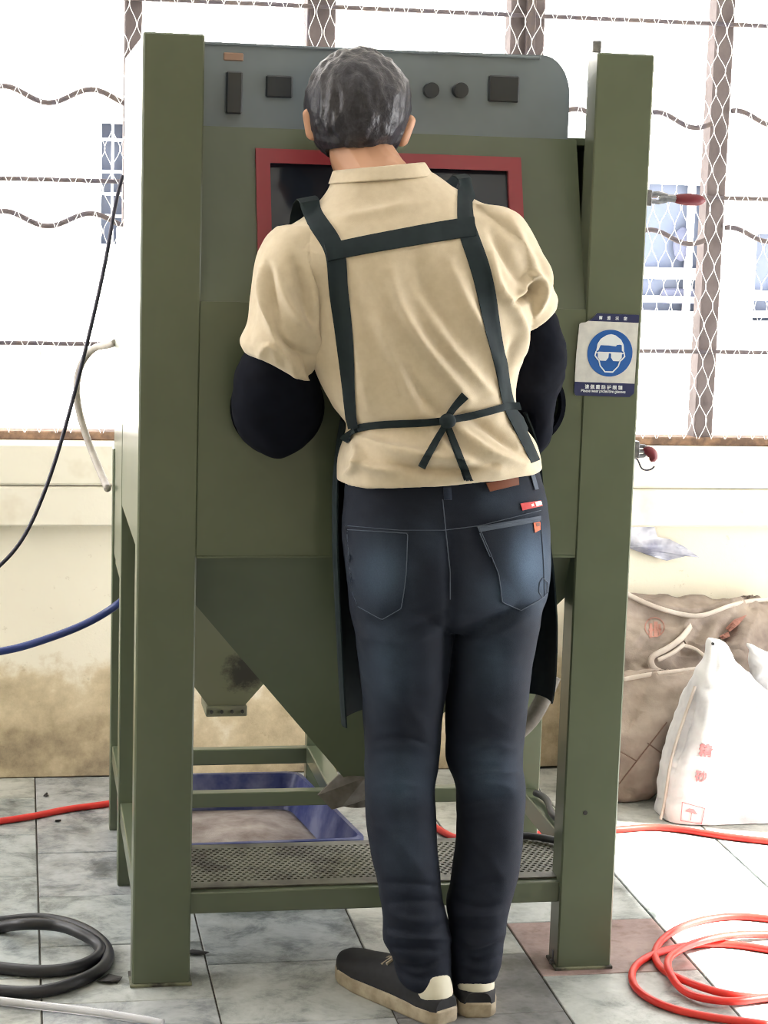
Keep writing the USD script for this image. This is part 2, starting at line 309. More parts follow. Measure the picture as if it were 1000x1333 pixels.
wb = thing('wall_back', 'cream plaster wall below the barred windows, stained near the floor', 'wall', (0, WY, 0), kind='structure')
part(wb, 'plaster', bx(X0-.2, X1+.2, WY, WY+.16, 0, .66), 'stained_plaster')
part(wb, 'ledge_board', bx(X0, X1, WY-.055, WY+.16, .758, SILL, .006), 'concrete_ledge')
part(wb, 'ledge_board', bx(X0, X1, WY-.05, WY+.16, .655, .755, .005), 'concrete_ledge')
part(wb, 'lintel', bx(X0-.2, X1+.2, WY, WY+.16, 2.62, ZC), 'plaster')
cl = thing('ceiling', 'plain white ceiling above the workshop', 'ceiling', (0, 0, ZC), kind='structure')
part(cl, 'slab', bx(X0-.2, X1+.2, YF-.2, WY+.16, ZC, ZC+.12), 'ceiling_white')
def holed(name, label, plane, pos, th, lo, hi, holes):
    a = sbox(lo[0], lo[1], hi[0], hi[1])
    for h in holes: a = a.difference(sbox(*h))
    if plane == 'x': to3 = lambda p, h: np.c_[pos+h, p[:, 0], p[:, 1]]
    else: to3 = lambda p, h: np.c_[p[:, 0], pos+h, p[:, 1]]
    w = thing(name, label, 'wall', kind='structure'); part(w, 'plaster', flat(a, th, to3), 'plaster'); return w
holed('wall_left', 'plain unseen plaster side wall, window opening placed for its light, left of the frame', 'x', X0-.15, .15, (YF, 0), (WY, ZC), [(-.05, .85, 1.3, 2.45)])  # unseen opening, set near the back wall to brighten it and spare front faces
holed('wall_right', 'plain unseen plaster side wall, doorway cut to steer the sun, right of the frame', 'x', X1, .15, (YF, 0), (WY, ZC), [(-1.0, 0, .32, 1.85)])  # unseen doorway, edges cut so the sun misses the post and rear sacks
holed('wall_front', 'plain plaster wall behind the viewer', 'y', YF-.15, .15, (X0-.2, 0), (X1+.2, ZC), [])

# barred window: posts, bottom rail, bars, wire mesh
wn = thing('window_1', 'wide unglazed window with posts, wavy bars and diamond wire mesh', 'window', (0, WY, SILL), kind='structure')
part(wn, 'bottom_rail', bx(X0, X1, WY+.02, WY+.09, SILL, SILL+.022, .003), 'window_bottom')
POSTS = [(-.95, .045), (-.45, .045), (.062, .042), (.528, .066), (1.052, .088), (1.574, .050), (2.1, .05), (2.6, .05)]
for x, w in POSTS:
    p = part(wn, 'post', bx(x-w/2, x+w/2, WY+.03, WY+.09, SILL+.015, 2.63, .003), 'window_post')
part(wn, 'post', bx(.49, .505, WY+.032, WY+.1, SILL+.015, 2.63, .002), 'rebar')
part(wn, 'post', bx(1.045, 1.068, WY+.012, WY+.03, SILL+.015, 2.63, .002), 'rebar')
YB = WY+.02
def bar(pts_px, r=.006, n=60):
    P = np.array([at(q, YB) for q in pts_px]); return tube(spline(P, n) if len(P) > 2 else P, r, 8)
for zz, amp in ((1.705, .018), (1.407, .017)):
    for xs in (np.linspace(X0, .05, 150), np.linspace(.05, 1.55, 100), np.linspace(1.6, X1, 90)):
        P = np.c_[xs, np.full_like(xs, YB), zz+(.012 if xs[0] > 1 else 0)+amp*np.sin((xs+.302 if xs[-1] < 1 else xs-1.345 if xs[0] < 1 else xs-1.56)*2*np.pi/.212)]
        part(wn, 'wavy_bar', tube(P, .0065, 8), 'rebar', True)
for zz in (1.105, 1.505, 1.945, 2.25):
    part(wn, 'straight_bar', tube(np.array([(X0, YB, zz-.012), (0.3, YB, zz), (1.6, YB, zz+.006), (X1, YB, zz+.008)]), .0055, 8), 'rebar', True)
DX, DZ = .0190, .100
segs = []
curves, counts = [], []
zs = np.arange(SILL+.02, 2.62, DZ/2)
for i in range(int((2.55-(-1.1))/DX)):
    xx = -1.1+i*DX; s = (np.arange(len(zs))+i) % 2
    jit = RNG.normal(0, .0015, len(zs))
    P = np.c_[xx+DX/2*(s*2-1)*.98+np.where(np.arange(len(zs))%2, jit, jit), WY+.004+.0018*(1-2*((np.arange(len(zs)) // 1) % 2)), zs]
    curves.append(P); counts.append(len(P))
bc = UsdGeom.BasisCurves.Define(stage, wn+'/wire_mesh'); bc.CreateTypeAttr('linear'); bc.CreatePointsAttr(Vt.Vec3fArray.FromNumpy((np.vstack(curves)-ORIG[wn]).astype(np.float32)))
bc.CreateCurveVertexCountsAttr(Vt.IntArray(counts)); bc.CreateWidthsAttr(Vt.FloatArray([.0021])); bc.SetWidthsInterpolation('constant')
UsdShade.MaterialBindingAPI.Apply(bc.GetPrim()).Bind(MAT['wire_white']); meta(bc.GetPrim(), kind='stuff')

# outside: yard and the white building across it
yd = thing('yard_ground', 'bright pale concrete yard outside the window', 'ground', kind='structure')
part(yd, 'paving', bx(-14, 18, WY+.2, 9.0, -.25, -.05), 'yard')
BY = 7.0
bd = thing('building', 'overexposed white building across the yard seen through the wire mesh', 'building', (1.5, BY, -.05))
q = lambda *p: at(p, BY)
wins = [((132, 158), (162, 320)), ((828, 230), (922, 415)), ((984, 296), (1060, 428))]
face = sbox(-5, -.05, 9, 5.2)
for a, b in wins: A, B = at(a, BY), at(b, BY); face = face.difference(sbox(A[0], B[2], B[0], A[2]))
part(bd, 'wall', flat(face, .25, lambda p, h: np.c_[p[:, 0], BY+h, p[:, 1]]), 'facade')
for k, (a, b) in enumerate(wins):
    A, B = at(a, BY), at(b, BY); x0, x1, z0, z1 = A[0], B[0], B[2], A[2]; t = .035 if k else .006
    fr = sbox(x0, z0, x1, z1).difference(sbox(x0+t, z0+t, x1-t, z1-t))
    bars = [fr]
    if k == 0: bars += [sbox((x0+x1)/2-.006, z0, (x0+x1)/2+.006, z1)]+[sbox(x0, z0+(z1-z0)*u-.008, x1, z0+(z1-z0)*u+.008) for u in (.24, .42, .6, .86)]
    else: bars += [sbox(x0, z0+(z1-z0)*u-.018, x1, z0+(z1-z0)*u+.018) for u in (.13, .30, .335)]+[sbox(x0+(x1-x0)*.74, z0, x0+(x1-x0)*.74+.03, z1)]
    f = part(bd, 'window_frame', flat(unary_union(bars), .05, lambda p, h: np.c_[p[:, 0], BY+.06+h, p[:, 1]]), 'facade_frame')
    part(f, 'pane', bx(x0, x1, BY+.14, BY+.16, z0, z1), 'facade_pane')
dk = trimesh.creation.icosphere(3, 1); c0 = at((888, 318), BY+.1); dk.vertices = dk.vertices*np.array([.045, .02, .09])*[1.15, 1, 1.05]+c0; part(bd, 'fan_guard', dk, 'facade_dark', True)
c1 = at((884, 385), BY+.1); part(bd, 'stored_box', cat([bx(c1[0]-.1, c1[0]+.1, BY+.09, BY+.13, c1[2]-.045, c1[2]+.04, .01)]), 'facade_dark')

# ================================================================ SANDBLASTING CABINET
H, W, PW, PD, D1, D2 = 1.75, 0.9308, 0.1079, 0.064, 0.567, 0.994
ZL, ZM, ZU = 0.822, 1.284, at((300, 165), .12)[2]                   # bottom of the lower panel, its top edge, bottom of the control box
sb = thing('sandblasting_cabinet', 'tall olive green blasting cabinet with red-framed window and hopper between four posts', 'cabinet', (W/2, .3, 0))
P_ = lambda n, m, mt='olive_paint', parent=sb, **k: part(parent, n, m, mt, **k)
for xa in (0, W-PW):
    ps = P_('front_post', bx(xa, xa+PW, 0, PD, 0.004, H, .003))
    P_('foot_plate', bx(xa-.004, xa+PW+.004, -.004, PD+.004, 0, .006, .001), 'soot', ps)
hole = atz((762, 1058), .2); c = at((762, 1058), 0)
P_('bolt_hole', trimesh.creation.cylinder(.0045, .002, transform=trimesh.geometry.align_vectors([0, 0, 1], [0, 1, 0]), sections=14).apply_translation(c), 'scrap')
c = at((773, 61), PD+.01); P_('top_bracket', bx(c[0]-.008, c[0]+.009, PD-.012, PD+.03, c[2]-.012, c[2]+.010, .002), 'steel')
c = at((722, 1257), .03); P_('anchor_bolt', cat([trimesh.creation.cylinder(.006, .03, sections=12).apply_translation((c[0], .03, .015)), trimesh.creation.cylinder(.011, .008, sections=6).apply_translation((c[0], .03, .006))]), 'steel')
for xa in (0, W-.045): P_('middle_leg', bx(xa, xa+.042 if xa else .036, D1, D1+.05, 0, 1.0, .002))
P_('rear_leg', bx(0, .036, D2-.04, D2, 0, .9, .002)); P_('rear_leg', bx(.462, .502, D2-.035, D2, 0, .9, .002))
# shell
P_('side_panel', bx(0.001, .006, PD, D1+.055, ZL+.006, H-.004, .001)); P_('side_panel', bx(W-.006, W-.001, PD, D1+.055, ZL+.006, ZU, .001))
P_('back_panel', bx(.006, W-.006, D1+.05, D1+.055, ZL, ZU, .001)); P_('top_panel', bx(.006, W-.006, .14, D1+.055, ZU-.01, ZU+.004, .001))
P_('bottom_pan', cat([bx(PW, W-PW, .004, .03, ZL, ZL+.004, .001)]))
HL, HR = at((361, 530), 0.0), at((682, 520), 0.0); RP = .078
holes = unary_union([Point(HL[0], HL[2]).buffer(RP, 32), Point(HR[0]+.002, HR[2]-.01).buffer(RP*.9, 32)])
P_('front_panel', flat(sbox(PW, ZL, W-PW, ZM).difference(holes), .004, lambda p, h: np.c_[p[:, 0], .0015+h, p[:, 1]]))
P_('panel_fold', bx(PW, W-PW, .002, .012, ZL-.006, ZL, .001))
# sloped upper panel with the viewing window
SY0, SY1 = .006, .12
def slope(p, h):
    k = (p[:, 1]-ZM)/(ZU-ZM); return np.c_[p[:, 0], SY0+(SY1-SY0)*k+h, p[:, 1]]
def onslope(px):
    X = at(px, .04)
    for _ in range(5): X = at(px, SY0+(SY1-SY0)*(X[2]-ZM)/(ZU-ZM))
    return X
wa, wb_ = onslope((332, 198)), onslope((676, 200)); wz0 = onslope((340, 334))[2]
wo = sbox(wa[0], wz0, wb_[0], (wa[2]+wb_[2])/2); wi = wo.buffer(-.026, join_style=2)
P_('upper_panel', flat(sbox(PW, ZM, W-PW, ZU).difference(wi), .003, slope))
fr = P_('window_frame', flat(wo.difference(wi), .016, lambda p, h: slope(p, h-.012)), 'red_frame', label='red rubber window frame')
P_('glass', flat(wi.buffer(.004, join_style=2), .004, slope), 'lens_glass', fr)
# control box with a rounded right end
CY = .12
bt = [at((270, 57), CY), at((742, 68), CY)]; xr = .806; ztop = at((300, 58), CY)[2]; ztr = at((600, 67), CY)[2]
rc = Polygon([(PW, ZU-.004), (xr, ZU-.004)]+[(xr-.055+.055*math.cos(t), ztr-.075+.075*math.sin(t)) for t in np.linspace(0, np.pi/2, 14)]+[(PW, ztop)])
cb = P_('control_box', flat(rc, .2, lambda p, h: np.c_[p[:, 0], CY+h, p[:, 1]]), 'grey_paint', label='grey control box along the top')
P_('box_lip', bx(PW, xr-.06, CY-.004, CY, ztr-.008, ztr-.003, .001), 'grey_paint', cb)
def plate(pa, pb, mt, nm, d=.012, y=CY, par=None):
    A, B = at(pa, y), at(pb, y); return P_(nm, bx(A[0], B[0], y-d, y+.003, B[2], A[2], .0025), mt, par or cb)
plate((291, 68), (317, 80), 'label_paper', 'label_plate', .002)
plate((294, 93), (314, 149), 'dark_plastic', 'hour_meter', .016)
plate((346, 98), (380, 128), 'dark_plastic', 'display', .01)
plate((636, 98), (674, 134), 'dark_plastic', 'switch_panel', .01)
for cx in (560, 598):
    c = at((cx, 118), CY); P_('knob', trimesh.creation.cylinder(.014, .02, sections=24, transform=trimesh.geometry.align_vectors([0, 0, 1], [0, 1, 0])).apply_translation((c[0], CY-.008, c[2])), 'dark_plastic', cb, smooth=30)
# glove ports and black gauntlets
def ring_at(c, r0, r1, y0, y1):
    a = trimesh.creation.annulus(r0, r1, y1-y0, sections=48, transform=trimesh.geometry.align_vectors([0, 0, 1], [0, 1, 0])); a.apply_translation((c[0], (y0+y1)/2, c[2])); return a
HRc = np.array([HR[0]+.002, 0, HR[2]-.01])
P_('glove_port', ring_at(HL, RP, RP+.008, -.006, .02), 'black_rubber', smooth=30)
P_('glove_port', ring_at(HRc, RP*.9, RP*.9+.008, -.004, .02), 'black_rubber', smooth=30)
gl = bodyloft([(440, 450, 335, 392, -.115, .12), (466, 470, 314, 404, -.112, .155), (490, 490, 305, 414, -.10, .18), (520, 520, 302, 417, -.08, .175), (545, 545, 304, 416, -.065, .15), (570, 570, 315, 406, -.055, .125), (588, 588, 336, 385, -.05, .09), (596, 596, 352, 370, -.05, .05)], 30, 44, 2.1)
gl = soft(mani(gl), .012, 6); n_ = meshkit.fbm(np.array(gl.vertices)*22, 3, 3)-.5; gl.vertices = gl.vertices+gl.vertex_normals*(n_*.008)[:, None]
P_('gauntlet', gl, 'black_rubber', smooth=True, label='black rubber gauntlet around the left arm')
gr = bodyloft([(392, 385, 670, 708, -.1, .08), (415, 412, 666, 722, -.095, .13), (440, 440, 660, 730, -.085, .16), (465, 465, 655, 733, -.075, .165), (490, 490, 655, 732, -.065, .16), (515, 515, 660, 722, -.05, .13), (540, 540, 668, 718, -.05, .12), (565, 565, 672, 717, -.045, .10), (583, 583, 680, 708, -.045, .07), (592, 592, 688, 699, -.045, .04)], 30, 44, 2.2)
gr = soft(mani(gr), .012, 6); n_ = meshkit.fbm(np.array(gr.vertices)*24, 3, 5)-.5; gr.vertices = gr.vertices+gr.vertex_normals*(n_*.012)[:, None]
P_('gauntlet', gr, 'black_rubber', smooth=True, label='black rubber gauntlet around the right arm')
# hoppers
xo, yo, zo = .465, .285, .30
HTX, HBX = 0.0284, 0.4535
A0 = [(HTX, .03, ZL-.002), (W-HTX, .03, ZL-.002), (W-HTX, .5, ZL-.002), (HTX, .5, ZL-.002)]
A1 = [(HBX, .25, zo), (2*xo-HBX, .25, zo), (2*xo-HBX, .32, zo), (HBX, .32, zo)]
hp = P_('main_hopper', hull(A0+A1), 'olive_paint')
P_('outlet_pipe', cat([trimesh.creation.cylinder(.036, .05, sections=28).apply_translation((xo, yo, zo-.015)), trimesh.creation.cylinder(.044, .012, sections=28).apply_translation((xo, yo, zo-.008))]), 'dust_flap', hp, smooth=30)
fl_px = [(414, 1035), (441, 1009), (462, 1016), (476, 1012), (477, 1040), (462, 1046), (445, 1050), (432, 1054)]
fp = [at(p, yo-.052+.012*math.sin(i*1.7)) for i, p in enumerate(fl_px)]
P_('dust_flap', hull([p for p in fp]+[p+np.array([0, .006, 0]) for p in fp]), 'dust_flap', hp, label='grey dusty rubber flap on the outlet')
# dust collector behind
DXR = .50
P_('collector_box', bx(.004, DXR, D1+.06, D2, .655, 1.40, .004))
yc = .79
B0 = [(.008, D1+.07, .655), (DXR-.004, D1+.07, .655), (DXR-.004, D2-.005, .655), (.008, D2-.005, .655)]
B1 = [(.205, yc-.05, .352), (.288, yc-.05, .352), (.288, yc+.05, .352), (.205, yc+.05, .352)]
rh = P_('collector_hopper', hull(B0+[(x, y, z-.02) for x, y, z in B0]+B1), 'sooty_paint')
of = P_('outlet_flange', bx(.200, .292, yc-.058, yc+.058, .328, .352, .002), 'olive_dusty', rh)
for k in range(4): P_('bolt', trimesh.creation.cylinder(.004, .006, sections=6, transform=trimesh.geometry.align_vectors([0, 0, 1], [0, 1, 0])).apply_translation((.212+.023*k, yc-.06, .34)), 'scrap', rh)
# rails and foot shelf
zr = .185
P_('front_rail', bx(PW-.002, W-PW+.002, .012, .05, .135, .176, .002))
P_('middle_rail', bx(.03, W-.03, D1+.004, D1+.034, .168, .2, .002)); P_('rear_rail', bx(.03, .47, D2-.03, D2-.004, .15, .188, .002))
P_('side_rail', bx(.004, .036, PD, D1+.002, .14, zr, .002)); P_('side_rail', bx(W-.045, W-.008, PD, D1+.002, .15, .195, .002))
P_('side_rail', bx(.004, .036, D1+.05, D2-.04, .165, .205, .002)); P_('side_rail', bx(.462, .5, D1+.03, D2-.03, .155, .195, .002))
sx0, sx1, sy0, sy1, pit = .04, W-.05, .03, .285, .0128
sh = sbox(sx0, sy0, sx1, sy1); hs = []
for j in range(int((sy1-sy0-.045)/(pit*.87))):
    for i in range(int((sx1-sx0-.03)/pit)):
        hs.append(Point(sx0+.018+pit*(i+.5*(j % 2)), sy0+.036+pit*.87*j).buffer(.0040, 2))
P_('foot_shelf', flat(sh.difference(unary_union(hs)), .003, lambda p, h: np.c_[p, .177+h]), 'perforated_steel', label='perforated steel foot shelf')
# toggle clamps with red handles on the right side
L0, L1 = at((846, 257), .03), at((918, 261), .03)
cl1 = P_('toggle_clamp', cat([bx(W, W+.012, .012, .05, L0[2]-.016, L0[2]+.014, .001)]+[tube(np.array([L0+[0, 0, .006*s], L0+[.018, 0, .008*s], L0+[.034, 0, .004*s]]), .0045, 8) for s in (-1, 1)]+[tube(np.array([L0+[.02, 0, 0], L0+(L1-L0)*.55]), [.006, .0075], 8)]), 'steel', label='steel toggle clamp, upper')
hd = [L0+(L1-L0)*t for t in np.linspace(.44, 1.0, 12)]; P_('handle', tube(np.array(hd), np.array([.006, .0085, .0098, .0105, .0112, .0115, .0115, .0112, .0108, .0098, .0078, .003]), 14), 'red_rubber', cl1, smooth=True, label='red rubber handle')
L0 = at((829, 587), .03)
cl2 = P_('toggle_clamp', cat([bx(W-.001, W+.012, .012, .05, L0[2]-.012, L0[2]+.02, .001)]+[tube(np.array([L0+[0, 0, .01*s], L0+[.014, 0, .009*s], L0+[.028, -.004, .002]]), .004, 8) for s in (-1, 0, 1)]), 'steel', label='steel toggle clamp, lower')
P_('handle', tube(spline([at(p, .025) for p in ((839, 588), (846, 588), (850, 594), (847, 600))], 10), np.array([.006, .0085, .0095, .01, .01, .01, .0095, .009, .007, .003]), 14), 'red_rubber', cl2, smooth=True, label='red rubber handle')
P_('latch_wire', tube(spline([at(p, .02) for p in ((826, 596), (832, 602), (836, 610), (841, 612), (852, 607))], 20), .0016, 6), 'cable_black', cl2)
# grey duct behind the hopper at the right
P_('duct', tube(spline([at(p, .45) for p in ((720, 880), (706, 912), (690, 938), (672, 955), (640, 975), (600, 985))], 24), .018, 14), 'dust_flap', smooth=True, label='curved grey duct beside the hopper')

# safety sign on the right post
GL = {'请': '0000000000000000000803801c03801e7ffc0f7ffc070380037ff8003ff87efffc7efffe3e7ffc063ff8063ff8063ff8063ff8063ff806f03807fff807fff80fb8380e31f80c30f8', '佩': '00000000000000000007000007fff80ffff80efff80ec0381cfff81cfff83cc7383cfff87cfff87cfff83cf6f81df6f81df6f81db6f81db6f81db7fc1db7de1fb79e1f861e1f861c', '戴': '0000000000000000000183c01ffbf01ffff81fff383ffff87ffffc3ffffc1fff901fffb81ffdb81ffdb81ffdb81ffdf01ffdf03ffdf01ffde03fffe03fffec0ff7ec1e7f7c3c3e3c', '防': '0000000000000000000003003fc3803fc3803fc38039fffc3bfffc3b8e003f0e003f0e003b8ff8398ff8398ff839cc3839dc383fdc383f9c383fb83838783838703839e3f839c3f0', '护': '0000000000000000000e03000e03800e01c00e01c00f3ffc3ffffc3ff81c0e381c0e381c0e381c0ffffc0ffffc7fb81c3e38082e38000e38000e70000e70000e70003ee0003ee000', '眼': '0000000000000000000000001fbff83fbff83fbff831b81831bff83fbff83fbff83fb81831bff831bff83fbff83fb98c31b9bc31b9f83fb9f03fb8e03fb8f0303ff8307f3e007c1c', '镜': '0000000000000000000e01800e1ff81fbffc1ffffc3fce70380e703ffffc3ffffc1f9ff8061ffc061ffc3fdffc3fdffc3f9ffc061ffc061ff806c6e007cee40f9ee61f7cfe0c78fc', '害': '000000000000000000003800003c003ffffc3ffffc3ffffc381c1c3ffffc07ffe00ffff00ffff00ffff01ffffc3ffffc1ffffc07fff00ffff00ffff00e00700f00700ffff00ffff0', '盟': '000000000000000000000ff81feff81feff81fee1818eff81feff81fee1818eff81ffff81ffff81ffc181838f80030f80ffff00ffff00ffff00e67700e67701ee7787ffffe7ffffc', '示': '0000000000000000000000000ffff01ffff81ffff80000000000000000003ffffc3ffffc3ffffc003c00023c40073ce00f3cf00e3c701e3c781c3c383c3c1c383c1c01fc0801f800', '您': '00000000000000000003b80003b800073ffc0f7ffc1e7ffc1ee3987edbf83e3bf00e3bb80e73b80ef39c0eef9c0e1f00067e000bbc301f9e381f8ef81b86fc3b80fc33ffcc11ffc0', '精': '0000000000000000000e01802ec3803efffc3ffffc3f83801fbffc1f9ff83ffffe7ffffe7ffffc0f1ff81f3ff81fbff81fbff83ffff83eb8187e3ff87e3ff82e38180e38f80e38f8', '砂': '0000000000000000000001803fe1803fe1803fc1900e1db80e1db81c1d9c1c1d9c1ff98c1ff98c3ff98c7cf1987cc19c3cc1b81cc1f81cc0f01fc1e01fc3c01fdf801c7f00187c00'}
def glyph(ch, x, y, s):
    b = bin(int(GL[ch], 16))[2:].zfill(576); g = []
    for r in range(24):
        c = 0
        while c < 24:
            if b[r*24+c] == '1':
                e = c
                while e < 24 and b[r*24+e] == '1': e += 1
                g.append(sbox(c, 23-r, e, 24.02-r)); c = e
            else: c += 1
    from shapely import affinity
    u = unary_union(g).buffer(-.06).buffer(.1).simplify(.15); return affinity.translate(affinity.scale(u, s/24, s/24, origin=(0, 0)), x, y)
# sign plane: u right 0..1 over the width, v up; corners measured on the post face
S00, S10, S01 = at((747, 514.5), -.002), at((825, 517), -.002), at((757, 407), -.002)
EU, EV = S10-S00, at((832, 410), -.002)-S10; SWd, SHt = np.linalg.norm(EU), np.linalg.norm(EV); EU, EV = EU/SWd, EV/SHt
def sgn(lift): return lambda p, h: S00+p[:, :1]*EU+p[:, 1:2]*EV+np.array([0, -1., 0])*(lift+h)[:, None]
sign = thing('safety_sign', 'torn blue and white protective glasses sign on the right front post', 'sign', S00+EU*SWd/2)
w, h = SWd, SHt
out = Polygon([(.03*w, 0), (.93*w, 0), (w, .05*h), (w, h), (.3*w, h), (.22*w, .93*h), (.12*w, .885*h), (.05*w, .88*h), (.02*w, .86*h), (0, .5*h), (0, .03*h)])
part(sign, 'sheet', flat(out, .0008, sgn(0)), 'paper')
part(sign, 'bottom_band', flat(out.intersection(sbox(-1, -1, 1, .165*h)), .0004, sgn(.0009)), 'sign_navy')
tb = part(sign, 'top_band', flat(out.intersection(sbox(-1, .905*h, 1, 1)), .0004, sgn(.0009)), 'sign_navy')
cc = (.555*w, .525*h); R0 = .375*w
part(sign, 'disc', flat(Point(cc).buffer(R0, 32), .0004, sgn(.0009)), 'sign_blue')
def S(pts): return [(cc[0]+x*R0, cc[1]+y*R0) for x, y in pts]
hc = [(-.62, .05), (-.58, .38), (-.45, .6), (-.2, .77), (0, .82), (.2, .77), (.45, .6), (.58, .38), (.62, .05)]
hair_ = Polygon(S(hc+[(.52, .12), (.5, .36), (.42, .38), (.28, .36), (.24, .30), (-.1, .33), (-.44, .33), (-.52, .12)]))
jaw = LineString(S([(-.62, .05), (-.66, -.12), (-.55, -.25), (-.47, -.32), (-.4, -.55), (-.17, -.8), (.17, -.8), (.4, -.55), (.47, -.32), (.55, -.25), (.66, -.12), (.62, .05)])).buffer(.028*R0)
gls = unary_union([Polygon(S([(sx*.08, .02), (sx*.5, .02), (sx*.5, -.18), (sx*.4, -.3), (sx*.18, -.3), (sx*.09, -.18)])).buffer(.03*R0) for sx in (-1, 1)]+[LineString(S([(-.12, .02), (.12, .02)])).buffer(.03*R0), LineString(S([(-.64, .03), (-.5, -.02)])).buffer(.02*R0), LineString(S([(.64, .03), (.5, -.02)])).buffer(.02*R0)])
part(sign, 'pictogram', flat(unary_union([hair_, jaw, gls]), .0004, sgn(.0014)), 'sign_white')
gs = .08*w
part(sign, 'chinese_line', flat(unary_union([glyph(ch, .165*w+i*.093*w, .085*h, gs) for i, ch in enumerate('请佩戴防护眼镜')]), .0004, sgn(.0014)), 'sign_white')
gs = .066*w
part(tb, 'lettering', flat(unary_union([glyph(ch, .33*w+i*.137*w, .928*h, gs) for i, ch in enumerate('害盟示您')]), .0004, sgn(.0014)), 'sign_white')
tx = meshkit.text_mesh('Please wear protective glasses', .033*h, .0004, bold=True); tx.apply_scale([min(1, .74*w/tx.extents[0]), 1, 1]); v = np.array(tx.vertices); tx.vertices = sgn(.0014)(v[:, :2]+[.11*w, .045*h], v[:, 2]); part(sign, 'english_line', tx, 'sign_white')

# blue tub with grit under the cabinet
zt = .125
K = [atz(p, zt) for p in ((180, 1112), (478, 1092), (389, 1004), (196, 1013))]
K = [np.array([.06, K[1][1]-.01, zt]), K[1], K[2], np.array([.06, K[2][1]+.005, zt])]
def rim(s, z): c = sum(K)/4; return [c+(k-c)*np.array([s, s, 0])+np.array([0, 0, z-zt]) for k in K]
def rounded(Q, r=.03, n=5):
    o = []
    for i in range(4):
        a, b, c = Q[i-1], Q[i], Q[(i+1) % 4]; u, v_ = (a-b)/np.linalg.norm(a-b), (c-b)/np.linalg.norm(c-b)
        for t in np.linspace(0, 1, n): o.append(b+u*r*(1-t)**2+v_*r*t**2)
    return np.array(o)
tub = thing('plastic_tub', 'shallow blue plastic tub of grit on the floor under the hopper', 'tub', (sum(K)/4)*[1, 1, 0])
sec = [rounded(rim(.80, 0.001)), rounded(rim(.97, zt-.012)), rounded(rim(1.0, zt-.012)), rounded(rim(1.0, zt)), rounded(rim(.955, zt)), rounded(rim(.79, .006))]
part(tub, 'body', loft(sec), 'tray_blue', 30)
gsurf = rounded(rim(.86, .05), .05, 6); G_ = [];
for s in np.linspace(1, 0.02, 14):
    ring = (gsurf-gsurf.mean(0))*s+gsurf.mean(0); ring[:, 2] = .045+.035*(1-s)*meshkit.fbm(ring*9, 3, 4)+.012*(1-s); G_.append(ring)
gr_ = loft([((gsurf-gsurf.mean(0))*np.array([.94, .94, 0])+gsurf.mean(0)-[0, 0, .03])]+G_); grit = thing('blasting_grit', 'heap of brown-grey blasting grit lying in the blue tub', 'grit', gsurf.mean(0), kind='stuff'); part(grit, 'heap', gr_, 'grit', True)

# ================================================================ THE PERSON
per = thing('person', 'person seen from behind in beige T-shirt, dark apron, jeans, arms inside the cabinet', 'person', (.54, -.13, 0))
# --- T-shirt
torso = bodyloft([(628, 607, 441, 700, -.155, .285), (612, 596, 440, 699, -.155, .295), (588, 575, 444, 694, -.155, .29), (556, 536, 453, 670, -.15, .255), (525, 508, 432, 668, -.15, .255), (480, 470, 411, 674, -.15, .262), (430, 425, 399, 688, -.15, .268), (380, 372, 390, 692, -.145, .265), (330, 320, 366, 690, -.14, .25), (302, 284, 366, 668, -.13, .21), (280, 262, 398, 622, -.12, .18), (252, 240, 424, 584, -.115, .15), (236, 224, 432, 560, -.11, .13)], 70, 72, 2.35)
slL = bodyloft([(293, 293, 362, 420, -.13, .12), (310, 310, 345, 430, -.13, .16), (340, 340, 331, 434, -.135, .175), (380, 380, 326, 430, -.14, .175), (420, 424, 322, 420, -.145, .17), (444, 456, 313, 412, -.145, .165), (456, 490, 317, 406, -.145, .155), (460, 497, 320, 404, -.145, .14)], 40, 48, 2.2)
slR = bodyloft([(262, 268, 600, 652, -.13, .12), (285, 278, 606, 672, -.13, .16), (320, 306, 612, 692, -.13, .175), (365, 342, 625, 706, -.13, .175), (405, 376, 645, 717, -.125, .165), (425, 388, 664, 722, -.12, .155), (432, 396, 682, 720, -.115, .14)], 40, 48, 2.2)
shirt = soft(mani(torso)+mani(slL)+mani(slR), .006, 14)
